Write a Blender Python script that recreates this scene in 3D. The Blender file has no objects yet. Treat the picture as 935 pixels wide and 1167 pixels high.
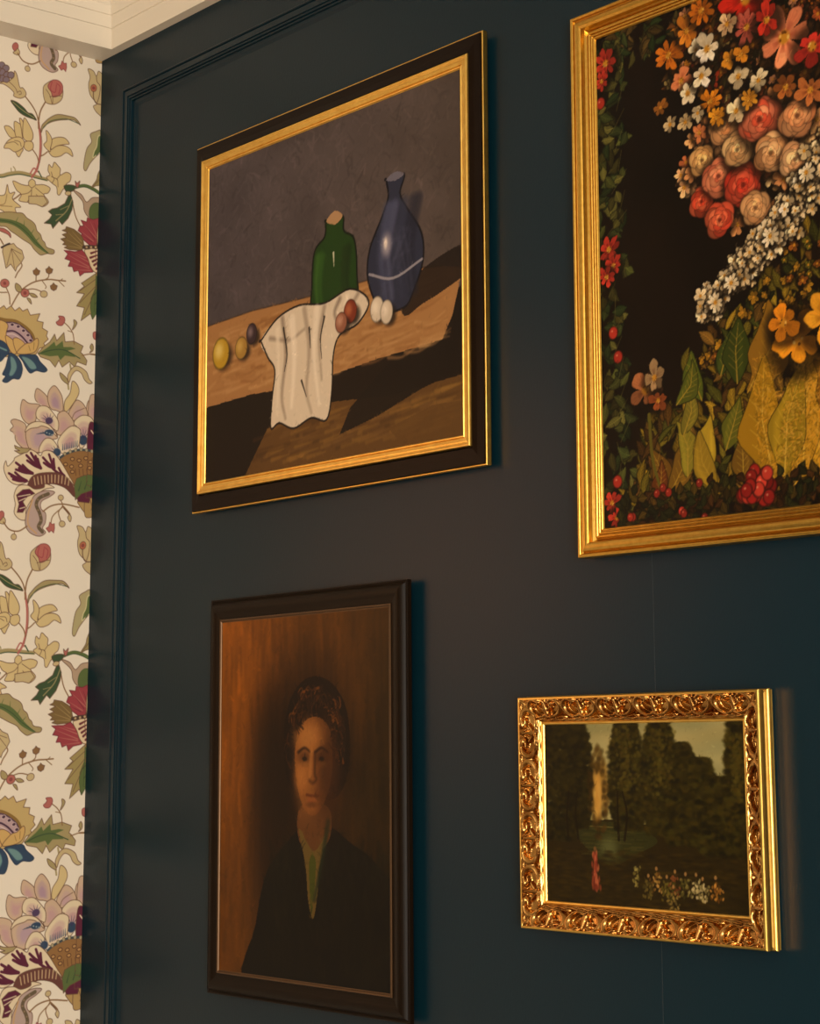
import bpy, math, random
import numpy as np
from mathutils import Vector, Matrix

# ------------------------------------------------------------------ camera
sc = bpy.context.scene
cam_d = bpy.data.cameras.new('camera'); cam = bpy.data.objects.new('camera', cam_d)
sc.collection.objects.link(cam); sc.camera = cam
YAW, PITCH, ROLL = -0.8766, 0.1648, -0.0035
cy, sy, cp, sp = math.cos(YAW), math.sin(YAW), math.cos(PITCH), math.sin(PITCH)
fw = Vector((sy*cp, cy*cp, sp)); rt = Vector((cy, -sy, 0)); up = rt.cross(fw)
rt2 = rt*math.cos(ROLL) + up*math.sin(ROLL); up2 = up*math.cos(ROLL) - rt*math.sin(ROLL)
M = Matrix((rt2, up2, -fw)).transposed().to_4x4(); M.translation = Vector((2.2723, -1.35, 1.55))
cam.matrix_world = M
cam_d.sensor_fit = 'VERTICAL'; cam_d.sensor_height = 36.0
cam_d.lens = 36.0*2230.4/1167; cam_d.shift_x = 5.49/1167; cam_d.shift_y = -103.22/1167
cam_d.clip_start = 0.01; cam_d.clip_end = 50

# ------------------------------------------------------------------ light
world = bpy.data.worlds.new('world'); sc.world = world; world.use_nodes = True
world.node_tree.nodes['Background'].inputs[0].default_value = (0.9, 0.85, 0.75, 1)
world.node_tree.nodes['Background'].inputs[1].default_value = 0.2
def area(name, loc, target, sx, sy_, power, col):
    d = bpy.data.lights.new(name, 'AREA'); d.shape = 'RECTANGLE'; d.size = sx; d.size_y = sy_
    d.energy = power; d.color = col
    o = bpy.data.objects.new(name, d); sc.collection.objects.link(o); o.location = loc
    o.rotation_euler = (Vector(target)-Vector(loc)).to_track_quat('-Z', 'Y').to_euler()
    return o
WIN = area('window_daylight', (3.93, -2.3, 1.42), (0, -2.0, 1.55), 1.3, 1.3, 130, (1.0, 0.93, 0.81))
SPOT = bpy.data.lights.new('added_warm_spot', 'SPOT'); SPOT.energy = 380; SPOT.color = (1.0, 0.55, 0.30); SPOT.spot_size = math.radians(24); SPOT.spot_blend = 1.0; SPOT.shadow_soft_size = 0.05  # unseen spot, added to throw a warm patch that the blue wall reflects
so = bpy.data.objects.new('added_warm_spot', SPOT); sc.collection.objects.link(so); so.location = (1.5, -1.5, 2.6)
so.rotation_euler = (Vector((0, -.72, 1.86))-so.location).to_track_quat('-Z', 'Y').to_euler()
CEIL = area('added_warm_fill', (2.0, -2.0, 2.55), (2.0, -2.0, 0), 0.5, 0.5, 6, (1.0, 0.8, 0.55))  # weak warm fill light from above, added without a fitting

sc.view_settings.view_transform = 'Standard'; sc.view_settings.look = 'None'
sc.view_settings.gamma = 1; sc.view_settings.use_curve_mapping = False
sc.view_settings.exposure = 0.0

# ------------------------------------------------------------------ helpers
def lin(c):
    if isinstance(c, str): c = [int(c[i:i+2], 16)/255 for i in (0, 2, 4)]
    c = np.asarray(c, dtype=np.float64)
    return np.where(c <= 0.04045, c/12.92, ((np.maximum(c, 0)+0.055)/1.055)**2.4)
def mat(name, col, rough=0.5, metal=0.0, spec=0.5, bump=None, var=None, coat=0):
    m = bpy.data.materials.new(name); m.use_nodes = True
    nt = m.node_tree; b = nt.nodes['Principled BSDF']
    c = tuple(lin(col)) if isinstance(col, str) else tuple(col)
    b.inputs['Base Color'].default_value = (*c, 1)
    b.inputs['Roughness'].default_value = rough; b.inputs['Metallic'].default_value = metal
    b.inputs['Specular IOR Level'].default_value = spec
    if coat: b.inputs['Coat Weight'].default_value = coat; b.inputs['Coat Roughness'].default_value = 0.25
    tc = nt.nodes.new('ShaderNodeTexCoord')
    if var:   # (scale vec, colour2, detail)
        mp = nt.nodes.new('ShaderNodeMapping'); mp.inputs['Scale'].default_value = var[0]
        nz = nt.nodes.new('ShaderNodeTexNoise'); nz.inputs['Scale'].default_value = 1; nz.inputs['Detail'].default_value = 6
        mx = nt.nodes.new('ShaderNodeMix'); mx.data_type = 'RGBA'
        nt.links.new(tc.outputs['Object'], mp.inputs[0]); nt.links.new(mp.outputs[0], nz.inputs['Vector'])
        cr = nt.nodes.new('ShaderNodeValToRGB'); cr.color_ramp.elements[0].position = .35; cr.color_ramp.elements[1].position = .65
        nt.links.new(nz.outputs[0], cr.inputs[0]); nt.links.new(cr.outputs[0], mx.inputs['Factor'])
        mx.inputs[6].default_value = (*c, 1)
        c2 = tuple(lin(var[1])) if isinstance(var[1], str) else var[1]
        mx.inputs[7].default_value = (*c2, 1)
        nt.links.new(mx.outputs[2], b.inputs['Base Color'])
    if bump:  # (scale vec, strength, distance)
        mp = nt.nodes.new('ShaderNodeMapping'); mp.inputs['Scale'].default_value = bump[0]
        nz = nt.nodes.new('ShaderNodeTexNoise'); nz.inputs['Scale'].default_value = 1; nz.inputs['Detail'].default_value = 4
        bp = nt.nodes.new('ShaderNodeBump'); bp.inputs['Strength'].default_value = bump[1]; bp.inputs['Distance'].default_value = bump[2]
        nt.links.new(tc.outputs['Object'], mp.inputs[0]); nt.links.new(mp.outputs[0], nz.inputs['Vector'])
        nt.links.new(nz.outputs[0], bp.inputs['Height']); nt.links.new(bp.outputs[0], b.inputs['Normal'])
    return m
def paint_mat(name, rough, spec=0.5, coat=0, bump=None, gain=1.0):
    m = mat(name, (0.5, 0.5, 0.5), rough, spec=spec, coat=coat, bump=bump)
    nt = m.node_tree; a = nt.nodes.new('ShaderNodeAttribute'); a.attribute_name = 'pigment'
    nt.links.new(a.outputs['Color'], nt.nodes['Principled BSDF'].inputs['Base Color'])
    return m
def mesh_obj(name, verts, faces, m, parent=None, smooth=False, kind=None, label=None):
    me = bpy.data.meshes.new(name); me.from_pydata([tuple(map(float, v)) for v in verts], [], faces); me.validate(); me.update()
    if m: me.materials.append(m)
    if smooth: me.polygons.foreach_set('use_smooth', [True]*len(me.polygons))
    o = bpy.data.objects.new(name, me); sc.collection.objects.link(o)
    if parent: o.parent = parent
    if kind: o['kind'] = kind
    if label: o['label'] = label
    return o
def box(name, a, b, m, **k):
    (x0, y0, z0), (x1, y1, z1) = a, b
    v = [(x0,y0,z0),(x1,y0,z0),(x1,y1,z0),(x0,y1,z0),(x0,y0,z1),(x1,y0,z1),(x1,y1,z1),(x0,y1,z1)]
    f = [(0,3,2,1),(4,5,6,7),(0,1,5,4),(1,2,6,5),(2,3,7,6),(3,0,4,7)]
    return mesh_obj(name, v, f, m, **k)
def sweep_rect(name, w, h, prof, m, parent=None, back=0.0, smooth=False, label=None):
    """closed profile [(inset, height)] mitred round a w x h rectangle, in the XZ plane, front facing -Y"""
    vs, fs = [], []; n = len(prof)
    for (t, hh) in prof:
        for sx, sz in ((-1,-1),(1,-1),(1,1),(-1,1)):
            vs.append((sx*(w/2-t), -hh, sz*(h/2-t)))
    for i in range(n):
        j = (i+1) % n
        for k in range(4):
            l = (k+1) % 4
            fs.append((i*4+k, i*4+l, j*4+l, j*4+k))
    o = mesh_obj(name, vs, fs, m, parent=parent, smooth=False, label=label)
    return o
def arc(cx, cy_, r, a0, a1, n=6):
    return [(cx+r*math.cos(math.radians(a0+(a1-a0)*i/n)), cy_+r*math.sin(math.radians(a0+(a1-a0)*i/n))) for i in range(n+1)]
def grid_obj(name, P, col, m, parent=None, smooth=True, kind=None):
    """P (ny,nx,3) positions, col (ny,nx,3) linear pigment or None"""
    ny, nx = P.shape[:2]; me = bpy.data.meshes.new(name)
    me.vertices.add(nx*ny); me.vertices.foreach_set('co', P.astype(np.float32).ravel())
    q = (np.arange(ny-1)[:, None]*nx + np.arange(nx-1)[None]).ravel()
    idx = np.stack([q, q+1, q+nx+1, q+nx], 1).astype(np.int32)
    me.loops.add(idx.size); me.loops.foreach_set('vertex_index', idx.ravel())
    me.polygons.add(len(idx)); me.polygons.foreach_set('loop_start', np.arange(0, idx.size, 4, dtype=np.int32))
    me.polygons.foreach_set('loop_total', np.full(len(idx), 4, np.int32))
    if smooth: me.polygons.foreach_set('use_smooth', np.ones(len(idx), bool))
    me.update(calc_edges=True)
    if col is not None:
        a = me.color_attributes.new('pigment', 'FLOAT_COLOR', 'POINT')
        c = np.ones((nx*ny, 4), np.float32); c[:, :3] = col.reshape(-1, 3); a.data.foreach_set('color', c.ravel())
    me.materials.append(m)
    o = bpy.data.objects.new(name, me); sc.collection.objects.link(o)
    if parent: o.parent = parent
    if kind: o['kind'] = kind
    return o
def hexc(h):
    if not isinstance(h, str): return np.asarray(h, float)
    return np.array([float(x) for x in h.split(',')])/255 if ',' in h else np.array([int(h[i:i+2], 16)/255 for i in (0, 2, 4)])
def smooth_closed(p, n=5):
    p = np.asarray(p, float); a = np.roll(p, 1, 0); c = np.roll(p, -1, 0); d = np.roll(p, -2, 0); out = []
    for t in np.arange(n)/n:
        out.append(0.5*((2*p)+(-a+c)*t+(2*a-5*p+4*c-d)*t*t+(-a+3*p-3*c+d)*t**3))
    return np.stack(out, 1).reshape(-1, 2)
def smooth_open(p, n=5):
    p = np.asarray(p, float)
    if len(p) < 3: return p
    q = np.vstack([2*p[0]-p[1], p, 2*p[-1]-p[-2]]); out = []
    for i in range(len(p)-1):
        a, b, c, d = q[i:i+4]
        for t in np.arange(n)/n: out.append(0.5*((2*b)+(-a+c)*t+(2*a-5*b+4*c-d)*t*t+(-a+3*b-3*c+d)*t**3))
    out.append(p[-1]); return np.array(out)
class Canvas:
    """a painted sheet; metres or unit coordinates, x right, y up; colours in sRGB"""
    def __init__(s, w, h, res, col, ss=2):
        s.ss = ss; s.r = res/ss; s.nx = int(round(w/res))*ss; s.ny = int(round(h/res))*ss; s.w, s.h = w, h
        s.a = np.empty((s.ny, s.nx, 3), np.float32); s.a[:] = hexc(col) if isinstance(col, str) else col
    def box(s, x0, y0, x1, y1):
        i0 = max(0, int(x0/s.r)-1); i1 = min(s.nx, int(x1/s.r)+2); j0 = max(0, int(y0/s.r)-1); j1 = min(s.ny, int(y1/s.r)+2)
        if i0 >= i1 or j0 >= j1: return None
        return i0, i1, j0, j1, (np.arange(i0, i1)+.5)*s.r, (np.arange(j0, j1)+.5)*s.r
    def blend(s, b, m, col, al):
        i0, i1, j0, j1 = b[:4]; v = s.a[j0:j1, i0:i1]
        c = hexc(col) if isinstance(col, str) else np.asarray(col)
        k = (m*al)[..., None]; v[:] = v*(1-k)+c*k
    def poly(s, pts, col, al=1.0):
        p = np.asarray(pts, float); b = s.box(p[:, 0].min(), p[:, 1].min(), p[:, 0].max(), p[:, 1].max())
        if b is None: return
        X, Y = b[4], b[5]; m = np.zeros((len(Y), len(X)), bool)
        for (xa, ya), (xb, yb) in zip(p, np.roll(p, -1, 0)):
            if ya == yb: continue
            rows = np.nonzero((Y > ya) != (Y > yb))[0]
            if len(rows) == 0: continue
            xi = xa+(Y[rows]-ya)*(xb-xa)/(yb-ya)
            m[rows] ^= X[None] < xi[:, None]
        s.blend(b, m.astype(np.float32), col, al)
    def line(s, pts, col, w0, w1=None, al=1.0, soft=0.0):
        p = np.asarray(pts, float); w1 = w0 if w1 is None else w1; n = len(p)-1; R = max(w0, w1)/2+soft+s.r
        b = s.box(p[:, 0].min()-R, p[:, 1].min()-R, p[:, 0].max()+R, p[:, 1].max()+R)
        if b is None: return
        i0, i1, j0, j1, X, Y = b; m = np.zeros((len(Y), len(X)), np.float32)
        for k in range(n):
            (xa, ya), (xb, yb) = p[k], p[k+1]; wa = (w0+(w1-w0)*k/n)/2; wb = (w0+(w1-w0)*(k+1)/n)/2
            c = s.box(min(xa, xb)-R, min(ya, yb)-R, max(xa, xb)+R, max(ya, yb)+R)
            if c is None: continue
            x = c[4][None]-xa; y = c[5][:, None]-ya; dx, dy = xb-xa, yb-ya; L = dx*dx+dy*dy+1e-12
            t = np.clip((x*dx+y*dy)/L, 0, 1); d = np.sqrt((x-t*dx)**2+(y-t*dy)**2)-(wa+(wb-wa)*t)
            v = np.clip(0.5-d/(s.r+soft), 0, 1)
            sub = m[c[2]-j0:c[3]-j0, c[0]-i0:c[1]-i0]; np.maximum(sub, v, out=sub)
        s.blend(b, m, col, al)
    def blob(s, x, y, rx, ry, col, al=1.0, soft=0.5, rot=0.0):
        R = max(rx, ry)*(1+soft); b = s.box(x-R, y-R, x+R, y+R)
        if b is None: return
        X = b[4][None]-x; Y = b[5][:, None]-y; c, d = math.cos(rot), math.sin(rot)
        q = np.sqrt(((X*c+Y*d)/rx)**2+((-X*d+Y*c)/ry)**2)
        m = np.clip((1+soft-q)/(2*soft+1e-6), 0, 1); m = m*m*(3-2*m)
        s.blend(b, m.astype(np.float32), col, al)
    def down(s):
        k = s.ss; return s.a.reshape(s.ny//k, k, s.nx//k, k, 3).mean((1, 3))
def noise2(ny, nx, cells, seed, octs=4):
    rng = np.random.default_rng(seed); out = np.zeros((ny, nx)); amp = 1
    for o in range(octs):
        c = cells*2**o; g = rng.random((c+2, c+2)); y = np.linspace(0, c, ny); x = np.linspace(0, c, nx)
        yi = y.astype(int).clip(0, c-1); xi = x.astype(int).clip(0, c-1); fy = (y-yi)[:, None]; fx = (x-xi)[None]
        fy = fy*fy*(3-2*fy); fx = fx*fx*(3-2*fx)
        out += amp*((g[yi][:, xi]*(1-fx)+g[yi][:, xi+1]*fx)*(1-fy)+(g[yi+1][:, xi]*(1-fx)+g[yi+1][:, xi+1]*fx)*fy-.5); amp *= .5
    return out
def empty(name, loc, roll, label, cat):
    o = bpy.data.objects.new(name, None); o.empty_display_size = 0.05; sc.collection.objects.link(o)
    o.location = loc; o.rotation_euler = (0, roll, 0); o['label'] = label; o['category'] = cat
    return o

# ------------------------------------------------------------------ materials of the room
ZC = 2.4935                      # underside of the cornice
M_blue = mat('blue_satin_paint', (0.0022, 0.0185, 0.029), 0.33, spec=0.235, bump=((420, 420, 150), 0.12, 0.001))
M_blue.node_tree.nodes['Principled BSDF'].inputs['Specular Tint'].default_value = (1.0, 0.60, 0.36, 1)   # orange of the reflected warm light, put into the paint's specular colour
M_white = mat('cream_gloss_paint', (0.76, 0.68, 0.56), 0.45)
M_ceil = mat('ceiling_paint', (0.78, 0.72, 0.62), 0.9)
M_plain = mat('plain_cream_wall', (0.60, 0.53, 0.43), 0.8)
M_floor = mat('oak_floor', '7a5a3c', 0.4, var=((2, 30, 2), '5c4029'))
M_dark = mat('dark_blue_door', (0.01, 0.03, 0.05), 0.5)
M_glass = mat('window_frost', (0.8, 0.8, 0.8), 0.1)

XR, YF, ZT = 4.0, -3.6, 2.66
box('floor', (-.1, YF-.1, -.1), (XR+.1, .1, 0), M_floor, kind='structure')
box('ceiling', (-.1, YF-.1, ZT), (XR+.1, .1, ZT+.1), M_ceil, kind='structure')
wl = box('wall_left', (-.1, YF-.1, 0), (-.0012, .1, ZT), M_plain, kind='structure')
box('wall_right', (XR, YF, 0), (XR+.1, 0, .75), M_plain, kind='structure')
wr = bpy.data.objects['wall_right']
box('upper_panel', (XR, YF, 2.35), (XR+.1, 0, ZT), M_plain, parent=wr)
box('side_panel', (XR, YF, .75), (XR+.1, -3.0, 2.35), M_plain, parent=wr)
box('side_panel', (XR, -1.6, .75), (XR+.1, 0, 2.35), M_plain, parent=wr)
w1 = box('window_1', (XR+.05, -3.0, .75), (XR+.06, -1.6, 2.35), M_glass, kind='structure')
for a, b in (((XR-.02, -3.04, .71), (XR+.04, -1.56, .75)), ((XR-.02, -3.04, 2.35), (XR+.04, -1.56, 2.39)), ((XR-.02, -3.04, .75), (XR+.04, -3.0, 2.35)), ((XR-.02, -1.6, .75), (XR+.04, -1.56, 2.35))):
    box('window_frame', a, b, M_white, parent=w1)
box('wall_front', (-.1, YF-.1, 0), (XR+.1, YF, ZT), M_plain, kind='structure')

# ---- blue panelled wall: flat field, raised border, bolection moulding (x0..x1 panel)
X1 = 2.9                          # the panel runs on past the frame of the photograph
wb = box('wall_back', (-.1, 0.006, 0), (XR+.1, .1, ZT), M_blue, kind='structure')
# field in two boards that meet in a fine joint
XJ = 1.012
def field_board(x0, x1):
    e = .0003
    v = [(x0,.006,.35),(x1,.006,.35),(x1,.006,2.45),(x0,.006,2.45),(x0,e,.35),(x1,e,.35),(x1,e,2.45),(x0,e,2.45),
         (x0+.0004,0,.3504),(x1-.0004,0,.3504),(x1-.0004,0,2.4496),(x0+.0004,0,2.4496)]
    f = [(0,1,5,4),(1,2,6,5),(2,3,7,6),(3,0,4,7),(4,5,9,8),(5,6,10,9),(6,7,11,10),(7,4,8,11),(8,9,10,11)]
    return mesh_obj('field_board', v, f, M_blue, parent=wb)
field_board(.04, XJ); field_board(XJ, X1+.03)
# stile and rail
HB = .006
def prism(name, a, b, parent, m): return box(name, a, b, m, parent=parent)
prism('stile', (-.001, -HB, 0), (.0618, .006, ZC+.01), wb, M_blue)
prism('rail', (.0618, -HB, 2.4335), (XR, .006, ZC+.01), wb, M_blue)
prism('rail', (.0618, -HB, 0), (XR, .006, .40), wb, M_blue)
prism('stile', (X1-.03, -HB, .40), (XR, .006, 2.4335), wb, M_blue)
# moulding: outer bead standing proud of the border, a quirk, a flat, two fine reeds, then a step to the field
t1 = bpy.data.objects.new('trim_1', None); sc.collection.objects.link(t1); t1['kind'] = 'structure'
mx0, mx1, mz0, mz1 = .0600, X1-.028, .398, 2.4352
t1.location = ((mx0+mx1)/2, 0, (mz0+mz1)/2)
prof = [(0, HB), (0, .0072)] + arc(.0014, .0072, .0014, 180, 0, 6) + [(.0030, .0062), (.0036, .0056), (.0042, .0062), (.0048, .0074), (.0120, .0078), (.0124, .0060), (.0136, .0058)] + \
       arc(.0148, .0062, .0011, 180, 0, 5) + [(.0160, .0046), (.0168, .0046)] + arc(.0182, .0048, .0013, 180, 0, 5) + [(.0198, .0026), (.0240, .0018), (.0262, .0008), (.0280, 0.0), (.0280, -.001), (0, -.001)]
o = sweep_rect('moulding', mx1-mx0, mz1-mz0, prof, M_blue, parent=t1)

BG = 'ede0cd'
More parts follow.
